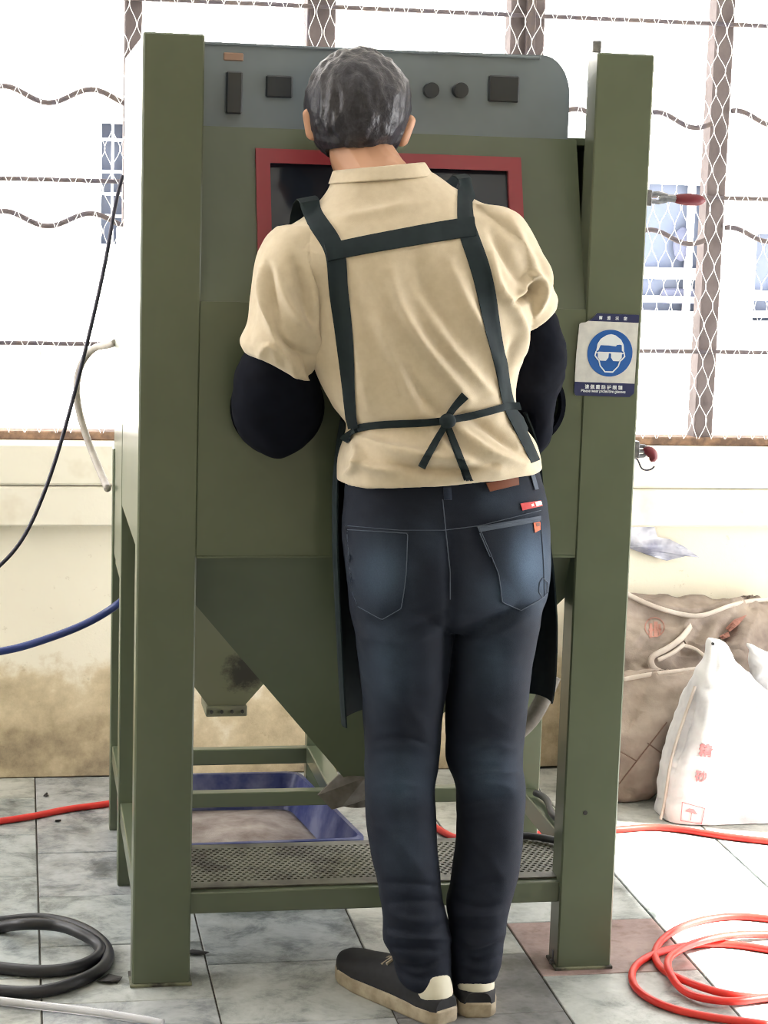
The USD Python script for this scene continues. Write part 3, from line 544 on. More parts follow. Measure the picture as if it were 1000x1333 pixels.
FOLD = [([(488, 415), (520, 478), (548, 536)], 8, 5), ([(510, 352), (545, 440), (588, 492), (610, 520)], 9, 6), ([(548, 392), (590, 455), (640, 512)], 8, 5.5), ([(470, 350), (500, 420), (520, 470)], 12, 3), ([(585, 340), (610, 400), (640, 460), (655, 500)], 10, 5), ([(540, 330), (560, 390), (600, 450)], 14, -4), ([(505, 440), (540, 505), (570, 540)], 8, -4),
        ([(466, 565), (500, 582), (556, 594), (610, 600)], 8, 6), ([(452, 590), (478, 606), (520, 612)], 7, 5), ([(590, 550), (620, 580), (684, 602)], 8, 6), ([(600, 540), (640, 560), (678, 590)], 7, -5), ([(460, 578), (470, 600), (446, 618)], 6, 5), ([(510, 604), (580, 612), (640, 606)], 6, -5), ([(560, 560), (600, 598), (650, 612)], 7, 4),
        ([(341, 350), (347, 405), (372, 460), (386, 492)], 7, 6), ([(362, 350), (378, 398), (402, 432)], 7, 6), ([(384, 340), (398, 390), (406, 430)], 7, -6), ([(350, 340), (356, 400), (362, 440)], 6, -5), ([(330, 350), (326, 400), (322, 440)], 7, -4), ([(357, 425), (372, 448), (402, 462)], 6, -7), ([(400, 330), (408, 420), (420, 500), (450, 545)], 9, 5), ([(395, 455), (412, 500), (440, 545)], 7, -5), ([(335, 468), (352, 450), (360, 470)], 5, 4),
        ([(668, 290), (690, 340), (704, 372)], 8, 4), ([(676, 390), (700, 362), (704, 385), (696, 412)], 5, 6), ([(668, 394), (690, 384), (700, 360)], 5, -7), ([(640, 300), (668, 350), (690, 378)], 8, -5), ([(700, 400), (712, 370), (700, 330)], 6, 4), ([(650, 380), (680, 430), (676, 470)], 8, 5), ([(668, 440), (664, 480), (660, 510)], 6, -4), ([(640, 330), (655, 385), (672, 400)], 6, 5),
        ([(440, 285), (500, 275), (560, 262)], 10, 3), ([(430, 350), (440, 430), (450, 500)], 9, -3), ([(455, 400), (470, 470), (480, 530)], 10, 3)]
folds(shirt, [(p, w*.8, h) for p, w, h in FOLD], 3.0)
n_ = meshkit.fbm(np.array(shirt.vertices)*[16, 16, 11], 3, 11)-.5; shirt.vertices = shirt.vertices+shirt.vertex_normals*(n_*.008)[:, None]
trimesh.smoothing.filter_taubin(shirt, iterations=3)
# hollow the hem: the shirt is cloth that hangs over the jeans
t_shirt = part(per, 't_shirt', shirt, 'shirt', True, label='loose beige T-shirt')
SF = Field(shirt)
c = at((496, 228), -.11)
colr = bodyloft([(240, 230, 428, 564, -.112, .15), (228, 217, 432, 556, -.108, .135), (222, 211, 434, 552, -.105, .128)], 10, 48); part(t_shirt, 'collar', soft(mani(colr), .01, 3), 'shirt', True)
# --- jeans
DPT = 2.25
hips = bodyloft([(585, 575, 470, 685, -.148, .19), (622, 612, 452, 700, -.148, .235), (650, 640, 449, 706, -.148, .245), (690, 682, 447, 711, -.15, .26), (735, 730, 450, 713, -.152, .27), (775, 772, 455, 708, -.15, .26), (800, 798, 462, 698, -.145, .22), (815, 815, 475, 690, -.14, .16)], 36, 64, 2.5)
legL = bodyloft([(730, 730, 452, 588, -.15, .24), (790, 790, 456, 590, -.148, .235), (830, 830, 463, 588, -.142, .22), (880, 880, 470, 584, -.135, .20), (930, 930, 474, 574, -.128, .18), (990, 990, 476, 569, -.122, .165), (1023, 1023, 476, 564, -.12, .155), (1070, 1070, 478, 566, -.128, .16), (1111, 1111, 484, 569, -.137, .16), (1152, 1152, 492, 573, -.146, .148), (1200, 1200, 500, 583, -.155, .135), (1222, 1222, 499, 586, -.158, .135), (1245, 1245, 510, 587, -.16, .125), (1270, 1276, 517, 587, -.160, .125), (1278, 1284, 521, 587, -.158, .118)], 90, 44, DPT)
legR = bodyloft([(730, 730, 580, 712, -.15, .24), (790, 790, 582, 702, -.148, .235), (830, 830, 584, 694, -.142, .22), (880, 880, 583, 687, -.135, .2), (930, 930, 582, 683, -.128, .18), (990, 990, 583, 678, -.122, .165), (1023, 1023, 594, 681, -.12, .155), (1070, 1070, 597, 679, -.125, .158), (1111, 1111, 594, 675, -.132, .158), (1152, 1152, 588, 668, -.138, .146), (1179, 1179, 582, 661, -.142, .14), (1205, 1205, 586, 656, -.145, .135), (1240, 1238, 586, 652, -.146, .125), (1268, 1260, 588, 649, -.146, .122), (1276, 1268, 589, 644, -.140, .104)], 90, 44, DPT)
jeans = soft(mani(hips)+mani(legL)+mani(legR), .0085, 12)
JF = [([(470, 808), (520, 822), (575, 800)], 9, -6), ([(592, 822), (640, 806), (700, 776)], 9, -6), ([(600, 836), (650, 822), (690, 800)], 7, 4), ([(470, 828), (520, 838), (565, 822)], 7, 4), ([(585, 690), (586, 740), (587, 790)], 9, -9), ([(584, 790), (584, 850), (582, 920)], 7, -8)]
for y in (812, 838, 962, 978, 1004, 1019, 1036, 1052, 1078): JF += [([(474+RNG.uniform(0, 22), y+RNG.uniform(-5, 8)), (520+RNG.uniform(-15, 15), y+RNG.uniform(-4, 4)), (568-RNG.uniform(0, 24), y+RNG.uniform(-6, 9))], RNG.uniform(3.5, 6), RNG.uniform(-6, 7))]
for y in (836, 866, 955, 972, 990, 1010, 1024, 1046, 1062): JF += [([(590+RNG.uniform(0, 22), y+RNG.uniform(-5, 8)), (635+RNG.uniform(-15, 15), y+RNG.uniform(-4, 4)), (682-RNG.uniform(0, 24), y+RNG.uniform(-9, 6))], RNG.uniform(3.5, 6), RNG.uniform(-6, 7))]
for y in (1150, 1172, 1188, 1205, 1219, 1234, 1250, 1264): JF += [([(496+RNG.uniform(0, 15), y+RNG.uniform(-6, 6)), (538+RNG.uniform(-12, 12), y+RNG.uniform(0, 12)), (586-RNG.uniform(0, 18), y+RNG.uniform(-6, 8))], RNG.uniform(4, 6.5), RNG.choice([-7, 6, 7, -6])), ([(588+RNG.uniform(0, 12), y+RNG.uniform(-6, 6)), (620+RNG.uniform(-8, 8), y+RNG.uniform(0, 12)), (656-RNG.uniform(0, 12), y+RNG.uniform(-8, 4))], RNG.uniform(4, 6.5), RNG.choice([-7, 6, 7, -6]))]
JF += [([(480, 880), (520, 910), (560, 960)], 8, 3), ([(600, 900), (640, 930), (670, 950)], 8, 3), ([(500, 1080), (530, 1110), (560, 1150)], 8, 3), ([(610, 1090), (640, 1120), (660, 1160)], 8, 3)]
folds(jeans, JF)
V = np.array(jeans.vertices); n_ = meshkit.fbm(V*[14, 14, 20], 3, 21)-.5; jeans.vertices = V+jeans.vertex_normals*(n_*.006)[:, None]
PX = proj(jeans.vertices); f = np.zeros(len(PX))
for cx, cy, sx, sy, a in ((497, 745, 32, 42, .55), (690, 735, 26, 46, 1.0), (665, 770, 40, 26, .4), (505, 860, 30, 60, .3), (645, 860, 28, 50, .28), (520, 1015, 34, 34, .42), (640, 1005, 32, 36, .36), (525, 1100, 25, 50, .18), (655, 650, 30, 20, .22), (560, 700, 20, 30, .12)): f = np.maximum(f, a*np.exp(-((PX[:, 0]-cx)/sx)**2-((PX[:, 1]-cy)/sy)**2))
f = np.clip(f+.35*(meshkit.fbm(V*26, 3, 2)-.5)*(.3+f), 0, 1)[:, None]
tint = np.array(lin(25, 31, 45))*(1-f)+np.array(lin(84, 104, 128))*f
jn = part(per, 'jeans', jeans, 'denim', tint=tint, label='dark blue faded jeans')
JD = Field(jeans)
def patch(left, right, off, thick, n=None):
    """A cloth patch on the jeans between a left and a right edge, both from top to bottom in photo coordinates."""
    def along(P, n):
        P = np.array(P, float); d = np.r_[0, np.cumsum(np.linalg.norm(np.diff(P, axis=0), axis=1))]; u = np.linspace(0, d[-1], n); return np.c_[np.interp(u, d, P[:, 0]), np.interp(u, d, P[:, 1])]
    ln = np.linalg.norm(np.array(left[-1])-left[0]); wd = np.linalg.norm(np.array(right[0])-left[0]); n = max(3, int(ln/4)); k = max(3, int(wd/4)); A, B = along(left, n), along(right, n)
    return sheet(np.array([[JD.hit(a+(b-a)*u)-[0, off+thick, 0] for u in np.linspace(0, 1, k)] for a, b in zip(A, B)]), thick)
def quad(tl, tr, br, bl, off, thick): return patch([tl, bl], [tr, br], off, thick)
def stitch(px, r=.0009, off=.0022, n=40, closed=False):
    P = np.array(px, float); d = np.r_[0, np.cumsum(np.linalg.norm(np.diff(P, axis=0), axis=1))]; u = np.linspace(0, d[-1], n); Q = np.c_[np.interp(u, d, P[:, 0]), np.interp(u, d, P[:, 1])]
    return tube(np.array([JD.hit(p)-[0, off, 0] for p in Q]), r, 5)
pkL = ([(450, 687), (454, 740), (457, 772), (464, 790), (497, 808)], [(532, 692), (530, 745), (527, 770), (523, 793), (497, 808)])
pkR = ([(622, 686), (636, 718), (648, 748), (653, 785), (678, 796)], [(704, 673), (707, 705), (709, 740), (710, 778), (678, 796)])
for pk in (pkL, pkR):
    V3 = patch(pk[0], pk[1], .0008, .0014); pk = pk[0]+pk[1][-2::-1]
    q = proj(V3.vertices); ff = np.zeros(len(q))
    for cx, cy, sx, sy, a in ((497, 745, 32, 42, .55), (690, 735, 26, 46, 1.0), (665, 770, 40, 26, .4)): ff = np.maximum(ff, a*np.exp(-((q[:, 0]-cx)/sx)**2-((q[:, 1]-cy)/sy)**2))
    ff = ff[:, None]; tn = np.array(lin(25, 31, 45))*(1-ff)+np.array(lin(84, 104, 128))*ff
    part(jn, 'back_pocket', V3, 'denim', tint=tn)
    ins = [(x+(sum(a for a, _ in pk)/len(pk)-x)*.04, y+(sum(b for _, b in pk)/len(pk)-y)*.03) for x, y in pk]
    part(jn, 'pocket_stitching', cat([stitch(ins+[ins[0]], .0008, .0032, 90), stitch([(ins[0][0], ins[0][1]+6), (ins[1][0], ins[1][1]+6)], .0011, .0034, 30)]), 'denim_thread')
part(jn, 'pocket_hem', quad((621, 685), (704, 671), (704, 678), (624, 692), .0026, .001), 'denim_thread', label='grey herringbone pocket hem')
part(jn, 'seat_seam', stitch([(576, 650), (581, 700), (586, 745), (586, 780)], .001, .002, 50), 'denim_thread')
part(jn, 'yoke_seam', cat([stitch([(449, 684), (520, 690), (577, 690)], .0008, .002), stitch([(577, 690), (625, 684), (704, 664)], .0008, .002)]), 'denim_thread')
part(jn, 'belt_loop', quad((577, 634), (587, 634), (588, 650), (578, 650), .001, .003), 'denim', tint=lin(46, 56, 76)); part(jn, 'belt_loop', quad((689, 612), (694, 611), (701, 636), (696, 637), .001, .003), 'denim_thread')
part(jn, 'waist_patch', quad((632, 628), (674, 620), (675, 630), (637, 639), .004, .003), 'leather', label='brown leather waist patch')
tg = part(jn, 'brand_tag', quad((677, 655), (704, 651), (706, 658), (680, 664), .001, .002), 'tag_red', label='red tag with a white end')
part(jn, 'tag_end', quad((696, 653), (704, 651.5), (705.5, 656), (698, 659), .0032, .0006), 'tag_white'); part(jn, 'tag_dot', quad((691, 656), (694, 655), (695, 658), (692, 659), .0032, .0006), 'tag_white')
part(jn, 'pocket_tag', quad((694, 680), (703, 679), (703, 689), (696, 693), .003, .0012), 'tag_orange', label='small orange pocket tag')
part(jn, 'tag_mark', quad((697, 680.5), (702, 680), (702, 684), (698, 685), .0044, .0005), 'leather')
part(jn, 'worn_patch', stitch([(706, 752), (712, 757), (712, 772), (706, 778), (701, 770), (702, 758), (706, 752)], .0009, .003, 40), 'denim_thread')
# --- body (under the clothes): one continuous figure
def bones(bl, edge=.008, it=8):
    J = []
    for a, ra, b, rb in bl:
        s = [Manifold.sphere(r, 20).translate([float(q) for q in p]) for p, r in ((a, ra), (b, rb))]; J.append(Manifold.batch_hull(s))
    m = J[0]
    for j in J[1:]: m = m+j
    return soft(m, edge, it)
hd = at((466, 152), -.055)
shl, shr, ell, elr = np.array([.255, -.13, 1.375]), np.array([.605, -.13, 1.395]), np.array([.240, -.10, 1.155]), np.array([.700, -.085, 1.19])
wrl, wrr = np.array([HL[0], .07, 1.085]), np.array([HRc[0]-.02, .07, 1.10])
hpL, hpR, knL, knR, anL, anR = at((518, 745), -.15), at((650, 742), -.15), at((521, 1030), -.12), at((638, 1030), -.12), at((548, 1225), -.16), at((619, 1218), -.145)
nb = at((496, 240), -.115)
B = [(hpL, .07, hpR, .07), ((hpL+hpR)/2, .085, (.5, -.15, 1.15), .085), ((.5, -.15, 1.15), .085, (.43, -.13, 1.36), .08), (shl, .05, shr, .05), ((.43, -.13, 1.36), .08, nb, .058), (nb, .056, hd+[.005, .0, -.06], .055), (hd+[0, .0, .012], .078, hd+[-.004, .035, .01], .074), (hd+[-.002, .03, .0], .06, hd+[0, .055, -.075], .038), (hd+[0, .08, -.035], .022, hd+[0, .115, -.045], .010),
     (hd+[-.078, .005, -.03], .014, hd+[-.088, -.004, .0], .011), (hd+[.080, .005, -.035], .014, hd+[.092, -.004, -.004], .011), (hd+[-.02, .075, -.075], .008, hd+[.02, .075, -.075], .008), (hd+[-.032, .085, .0], .011, hd+[.032, .085, .0], .011),
     (hpL, .075, knL, .052), (knL, .05, anL, .038), (hpR, .075, knR, .052), (knR, .05, anR, .038), (anL, .036, np.array([.527, -.18, .085]), .03), (anR, .036, np.array([.621, -.16, .085]), .03), (np.array([.527, -.18, .085]), .03, np.array([.47, -.08, .05]), .018), (np.array([.621, -.16, .085]), .03, np.array([.63, -.03, .05]), .018),
     (shl, .05, ell, .036), (ell, .036, wrl, .026), (shr, .05, elr, .036), (elr, .036, wrr, .026)]
for wr, sg in ((wrl, 1), (wrr, -1)):
    B += [(wr, .026, wr+[0, .075, -.01], .022), (wr+[-.02, .04, -.008], .018, wr+[.02, .075, -.01], .018)]
    for k, (fx, ln) in enumerate(((-.03, .032), (-.01, .040), (.011, .037), (.031, .028))):
        a = wr+[fx, .085, -.012]; b = a+[0, ln, -.012]; c_ = b+[0, ln*.4, -.026]; B += [(a, .0095, b, .009), (b, .009, c_, .0078)]
    a = wr+[sg*.026, .03, -.008]; b = a+[sg*.03, .035, -.012]; B += [(a, .012, b, .010), (b, .010, b+[-sg*.006, .028, -.016], .0085)]
body = part(per, 'body', bones(B, .007, 6), 'skin', True)
# hair: short dark cap of hair that leaves the face and the nape free
hc_ = hd+np.array([0, .008, .018]); cap = trimesh.creation.icosphere(5, 1.0); v = np.array(cap.vertices)
v = v*np.array([.094, .107, .102]); cap.vertices = v+hc_
n_ = meshkit.fbm(v*[60, 60, 22], 3, 8)-.5; cap.vertices = cap.vertices+cap.vertex_normals*(n_*.014)[:, None]
cut = mani(cap)-Manifold.cube([.3, .2, .2], True).translate([float(hc_[0]), float(hc_[1]+.155), float(hc_[2]-.085)])-Manifold.sphere(.09, 40).scale([1.1, .9, .72]).translate([float(hc_[0]+.012), float(hc_[1]-.03), float(hc_[2]-.125)])
part(per, 'hair', cut, 'hair', 50, label='short dark hair')
# --- apron: bib straps, waist tie, skirt wrapped round the front
ap_ang = np.linspace(-.32, np.pi+.32, 60); rows = [(548, 538, 447, 684, -.11), (600, 590, 439, 701, -.115), (650, 640, 436, 706, -.115), (700, 700, 436, 714, -.118), (760, 760, 438, 721, -.115), (820, 820, 441, 724, -.11), (880, 880, 444, 722, -.105), (945, 913, 448, 717, -.1)]
A = np.array(rows, float); A = PchipInterpolator(A[:, 0], A)(np.linspace(548, 945, 40)); G = []
for i, (yl, yr, xl, xr, yc) in enumerate(A):
    L, Q = at((xl, yl), yc), at((xr, yr), yc); C, hw = (L+Q)/2, (Q-L)/2; ring = []
    for a in ap_ang:
        wv = 1+.02*math.sin(a*7+i*.05)*i/40
        cx = -np.cos(a); sn = np.sin(a)
        if sn < 0: cx = np.sign(cx)*(1-.25*sn*sn)
        p = C+hw*np.sign(cx)*abs(cx)**.75+np.array([0, .118*abs(sn)**.8*wv if sn > 0 else .16*sn*abs(sn), 0]); ring.append(p)
    G.append(ring)
G = np.array(G); Nn = np.zeros_like(G); du = np.gradient(G, axis=1); dv = np.gradient(G, axis=0); Nn = np.cross(du, dv); Nn /= np.linalg.norm(Nn, axis=2)[..., None]
def shell(G, N, t):
    n, m = G.shape[:2]; A_, B_ = G.reshape(-1, 3), (G+N*t).reshape(-1, 3); M = n*m; I = np.arange(M).reshape(n, m); F = []
    for a, b, c, d in zip(I[:-1, :-1].ravel(), I[:-1, 1:].ravel(), I[1:, 1:].ravel(), I[1:, :-1].ravel()): F += [(a, b, c), (a, c, d), (a+M, c+M, b+M), (a+M, d+M, c+M)]
    e = np.r_[I[0, :], I[1:, -1], I[-1, -2::-1], I[-2:0:-1, 0]]
    for a, b in zip(e, np.roll(e, -1)): F += [(a, a+M, b), (b, a+M, b+M)]
    t_ = trimesh.Trimesh(np.vstack([A_, B_]), F, process=False); t_.fix_normals(); return t_
apr = part(per, 'apron', shell(G, Nn, .003), 'apron_cloth', 40, label='dark navy work apron tied at the back')
part(apr, 'shoulder_strap', ribbon([(402, 262), (414, 290), (433, 320), (440, 370), (444, 405), (449, 450), (453, 500), (458, 556)], [24, 26, 25, 24, 21, 16, 13], SF, over=True), 'apron_cloth', 40)
part(apr, 'shoulder_strap', ribbon([(603, 232), (605, 262), (607, 292), (619, 330), (631, 372), (642, 430), (655, 490), (664, 530), (674, 552), (687, 578), (697, 600)], [18, 20, 24, 25, 24, 21, 17, 15, 15, 14, 12], SF, over=True), 'apron_cloth', 40)
part(apr, 'cross_strap', ribbon([(424, 329), (470, 319), (530, 308), (570, 301), (618, 294)], [22, 23, 24, 25, 25], SF, off=.0045), 'apron_cloth', 40)
tie = [ribbon([(446, 572), (456, 561), (480, 554), (522, 551), (560, 549), (583, 546), (624, 538), (658, 529), (672, 526)], 9, SF, off=.005, thick=.005, sm=3), ribbon([(577, 550), (588, 532), (604, 514)], [8, 9, 12], SF, off=.011, thick=.006), ribbon([(579, 552), (566, 574), (548, 607)], [8, 9, 10], SF, off=.009, thick=.005), ribbon([(581, 552), (592, 580), (602, 606), (611, 630)], [8, 9, 10], SF, off=.009, thick=.005)]
for t in tie: part(apr, 'waist_tie', t, 'apron_cloth', 40)
kn = trimesh.creation.icosphere(3, .013); kn.vertices = kn.vertices*[1.1, .8, 1]+SF.hit((581, 547))-[0, .012, 0]; part(apr, 'knot', kn, 'apron_cloth', True)
# --- shoes
def shoe(heel, toe, width, hgt):
    """Low canvas sneaker from heel to toe: rubber sole and upper."""
    d = (toe-heel); ln = np.linalg.norm(d); d /= ln; s = np.cross([0, 0, 1.], d)*-1
    prof = lambda t: width/2*(np.interp(t, [0, .05, .15, .4, .7, .88, .97, 1], [.42, .66, .76, .8, 1.0, .86, .5, .2]))
    ts = np.r_[0, .02, np.linspace(.05, .95, 22), .98, 1]
    L_ = [heel+d*ln*t+s*prof(t) for t in ts]; R_ = [heel+d*ln*t-s*prof(t) for t in ts[::-1]]; base = np.array(L_+R_)[:, :2]; g = Polygon(base).buffer(0)
    def ex(g, z0, z1): e = trimesh.creation.extrude_polygon(g, z1-z0, engine='earcut'); e.apply_translation((0, 0, z0)); return e
    sole = hull(np.vstack([np.c_[b, np.full(len(b), z)] for z, b in ((.0, np.array(g.buffer(-.003).exterior.coords)), (.005, np.array(g.exterior.coords)), (.024, np.array(g.exterior.coords)), (.028, np.array(g.buffer(-.003).exterior.coords)))]))
    rings = []
    for t in np.linspace(.015, .985, 30):
        w_ = prof(t)*.95; h_ = np.interp(t, [0, .06, .2, .32, .45, .6, .8, .95, 1], [hgt*.34, hgt*.44, hgt*.8, hgt*.95, hgt*.92, hgt*.76, hgt*.56, hgt*.46, hgt*.25]); c = heel+d*ln*t
        th = np.linspace(0, np.pi, 20); rings.append(np.array([c+s*w_*np.sign(np.cos(a))*abs(np.cos(a))**.6+np.array([0, 0, .024+h_*np.sin(a)**.75]) for a in th]))
    return sole, loft(rings), d, s, ln
for nm, heel, toe, hg, anx in (('L', np.array([.556, -.232, 0]), np.array([.405, .035, 0]), .062, anL), ('R', np.array([.617, -.212, 0]), np.array([.640, .075, 0]), .062, anR)):
    sole, up, d, s, ln = shoe(heel, toe, .105, hg)
    sh_ = part(per, 'shoe', up, 'shoe_canvas', 50, label='black canvas sneaker with pale sole'); part(sh_, 'sole', sole, 'shoe_rubber', 40)
    hc2 = heel+d*.052+[0, 0, .092]; sk = Manifold.batch_hull([Manifold.sphere(r, 28).translate([float(q) for q in p]) for p, r in ((heel+d*.040+[0, 0, .050], .035), (heel+d*.042+[0, 0, .062], .033), (heel+d*.085+[0, 0, .10], .022))])
    part(sh_, 'sock', soft(sk, .01, 3), 'sock', True, label='pale sock at the heel')
    lc = heel+d*ln*.55; ls = [tube(np.array([lc+d*(.014*k)+s*.03+[0, 0, .064-.006*k], lc+d*(.014*k)+[0, 0, .074-.006*k], lc+d*(.014*k)-s*.03+[0, 0, .064-.006*k]]), .003, 6) for k in range(-2, 3)]; part(sh_, 'laces', cat(ls), 'shoe_rubber')

# ================================================================ SACKS AND OTHER THINGS ON THE RIGHT
def sack(rows, k, seed, amp=.02, e=2.6, F=(), edge=.012, it=6, freq=7):
    m = soft(mani(bodyloft(rows, 40, 60, e)), edge, it); v = np.array(m.vertices)
    n = meshkit.fbm(v*freq, 4, seed)-.5; r = np.abs(meshkit.fbm(v*[freq*1.6, freq, freq*2.2], 3, seed+9)-.5)
    m.vertices = v+m.vertex_normals*((n*amp*1.6-r*amp*1.2))[:, None]
    if F: folds(m, F)
    m.vertices[:, 2] = np.maximum(m.vertices[:, 2], .002); m.vertices[:, 1] = np.minimum(m.vertices[:, 1], WY-.004); return m
def onfield(Fd, y0):
    def hit(px):
        X = at(px, y0)
        for _ in range(6): X = at(px, float(Fd(X[0], X[2])[0]))
        return X
    return hit
def decal(poly, hit, off=.002, depth=.0012, sub=2):
    out = []
    for g in getattr(poly, 'geoms', [poly]):
        if g.area < .05: continue
        e = trimesh.creation.extrude_polygon(g, 1, engine='earcut')
        for _ in range(sub): e = e.subdivide()
        e.vertices = np.array([hit(p[:2])-[0, off+depth*p[2], 0] for p in np.array(e.vertices)]); e.fix_normals(); out.append(e)
    return trimesh.util.concatenate(out)
A_rows = [(775, 783, 772, 1020, 1.34, 0.039), (790, 794, 770, 1025, 1.33, 0.101), (830, 830, 768, 1030, 1.305, 0.164), (880, 880, 765, 1035, 1.3, 0.195), (950, 950, 765, 1035, 1.3, 0.203), (1010, 1010, 768, 1032, 1.3, 0.195), (1032, 1032, 775, 1025, 1.3, 0.156)]
AF = [([(815, 775), (860, 792), (905, 797)], 7, 12), ([(905, 797), (960, 785), (1000, 778)], 6, 12), ([(905, 797), (880, 830), (845, 858)], 8, 10), ([(895, 815), (850, 800), (820, 800)], 12, -10), ([(960, 795), (940, 830), (925, 860)], 10, -14), ([(990, 790), (970, 830), (950, 870)], 9, 9), ([(840, 870), (820, 885), (800, 890)], 9, 9), ([(930, 795), (900, 835), (880, 870)], 14, -16)]
am = sack(A_rows, 0, 31, .035, 2.8, [(p, w*.8, h*1.9) for p, w, h in AF], freq=8); am.vertices[:, 2] += -.03*np.exp(-((proj(am.vertices)[:, 0]-905)/45)**2)*np.clip((am.vertices[:, 2]-.5)/.15, 0, 1)
ba = thing('bulk_sack', 'large dusty beige bulk sack against the wall, sagging at its top', 'sack', at((900, 1030), 1.26)*[1, 1, 0]); part(ba, 'body', am, 'sack_dirty', True)
AH = onfield(Field(am, .008), 1.15)
def strap(px, wd, hit, off=.012, n=24, r=None):
    T = spline([hit(p)-[0, off, 0] for p in px], n); k = np.gradient(T, axis=0); k /= np.linalg.norm(k, axis=1)[:, None]; s_ = np.cross(k, [0, 1., 0]); s_ /= np.linalg.norm(s_, axis=1)[:, None]
    return sheet(np.stack([T+s_*wd*u-np.array([0, .002*(1-u*u), 0]) for u in (-1, -.5, 0, .5, 1)], 1), .005)
part(ba, 'top_hem', strap([(812, 770), (850, 788), (880, 797), (908, 800), (940, 790), (975, 781), (1004, 778)], .006, AH, .014), 'sack', True)
part(ba, 'lifting_loop', strap([(897, 812), (880, 832), (858, 846), (845, 856), (846, 864), (862, 874), (884, 879), (905, 872)], .008, AH, .02, 40), 'sack', True)
part(ba, 'lifting_loop', strap([(888, 836), (872, 848), (853, 857)], .006, AH, .02), 'sack', True); part(ba, 'lifting_loop', strap([(886, 838), (902, 843), (914, 852)], .005, AH, .02), 'sack', True)
part(ba, 'print', decal(unary_union([Point(852, 816).buffer(13).difference(Point(852, 816).buffer(11.8)), sbox(845, 811, 849, 830), sbox(851, 809, 856, 829), sbox(857, 812, 860, 826), sbox(844, 818, 861, 821)]), AH), 'print_red_faded', label='faded red round print')
part(ba, 'print', decal(unary_union([Polygon([(944, 818), (956, 806), (972, 800), (962, 812), (950, 822)]), Polygon([(936, 828), (948, 822), (950, 828), (940, 832)])]), AH), 'print_red_faded', label='faded red print')
B_rows = [(872, 866, 770, 922, 1.16, 0.043), (886, 880, 768, 916, 1.155, 0.085), (920, 915, 766, 902, 1.145, 0.128), (955, 955, 764, 890, 1.135, 0.145), (990, 990, 764, 876, 1.13, 0.145), (1024, 1024, 768, 862, 1.125, 0.128), (1050, 1050, 778, 842, 1.12, 0.085)]
bm = sack(B_rows, 1, 41, .03, 2.5, [([(850, 890), (830, 930), (815, 960)], 10, -14), ([(905, 880), (885, 930), (866, 985)], 6, 12), ([(815, 885), (860, 875), (920, 868)], 5, 9), ([(880, 900), (860, 940), (840, 980)], 14, 8), ([(815, 935), (850, 920), (880, 900)], 9, -7)])
bb = thing('dark_sack', 'slumped grey-brown woven sack with crossed tape lines, beside the right post', 'sack', at((830, 1045), 1.07)*[1, 1, 0]); part(bb, 'body', bm, 'sack_dirty', True)
BH = onfield(Field(bm, .008), 1.0); part(bb, 'seam', strap([(812, 884), (850, 877), (885, 873), (922, 868)], .006, BH, .004), 'sack', True)
for pl in (np.linspace((806, 977), (828, 990), 6), np.linspace((868, 940), (806, 1020), 12), np.linspace((843, 967), (866, 984), 6)): part(bb, 'tape_line', tube(np.array([BH(p)-[0, .002, 0] for p in pl]), .0016, 5), 'tape_line')
C_rows = [(1075, 1075, 866, 1040, 0.967, 0.177, 4), (1068, 1068, 856, 1046, 0.967, 0.195, 4), (1040, 1040, 857, 1048, 0.972, 0.2, 3.6), (1000, 1000, 864, 1046, 0.977, 0.2, 3.4), (955, 955, 877, 1040, 0.982, 0.186, 3.2), (920, 920, 890, 1020, 0.987, 0.167, 3), (900, 898, 897, 1000, 0.992, 0.14, 2.6), (886, 884, 903, 985, 0.992, 0.112, 2.4), (872, 872, 910, 972, 0.992, 0.084), (858, 858, 913, 958, 0.992, 0.065), (846, 846, 916, 952, 0.992, 0.056), (836, 836, 918, 946, 0.992, 0.042), (829, 829, 922, 936, 0.992, 0.028)]
cm = sack(C_rows, 2, 53, .018, 2.6, [([(905, 895), (893, 930), (880, 980)], 10, -18), ([(925, 890), (920, 930), (915, 980)], 8, 9), ([(960, 905), (985, 925), (1000, 960)], 7, -10), ([(905, 895), (890, 950), (868, 1040)], 6, -8), ([(900, 900), (885, 955), (862, 1050)], 4, 7), ([(912, 890), (940, 905), (975, 905)], 5, -7), ([(905, 893), (930, 930), (940, 960)], 12, 5), ([(985, 905), (985, 930), (972, 955)], 6, -9), ([(950, 900), (960, 930), (985, 930)], 9, 4), ([(930, 838), (932, 870), (925, 890)], 5, -5), ([(945, 850), (948, 875), (965, 895)], 5, 4)])
bC = thing('white_sack', 'upright white woven sack with gathered top and red print, nearest the red hose', 'sack', at((940, 1075), .98)*[1, 1, 0]); part(bC, 'body', cm, 'sack_bright', True)
CH = onfield(Field(cm, .006), .88)
from shapely import affinity
def gpx(ch, x, y, s, rot=0): g = glyph(ch, 0, 0, s); return affinity.rotate(affinity.translate(affinity.scale(g, 1, -1, origin=(0, 0)), x, y+s), rot, origin=(x, y))
part(bC, 'print', decal(gpx('精', 910, 965, 19, 5), CH), 'print_red', label='pink-red printed character'); part(bC, 'print', decal(gpx('砂', 905, 1000, 17, 5), CH), 'print_red', label='pale pink printed character')
um = unary_union([LineString([(888, 1044), (917, 1052), (913, 1072), (886, 1068), (888, 1044)]).buffer(.45), Polygon([(892, 1056), (897, 1052), (903, 1053), (908, 1060), (900, 1057)]), LineString([(900, 1058), (899, 1067)]).buffer(.5)])
part(bC, 'print', decal(um, CH), 'print_red', label='pale red keep-dry umbrella mark'); part(bC, 'side_seam', strap([(905, 893), (896, 920), (884, 955), (872, 1000), (866, 1040), (860, 1066)], .0035, CH, .002), 'sack', True)
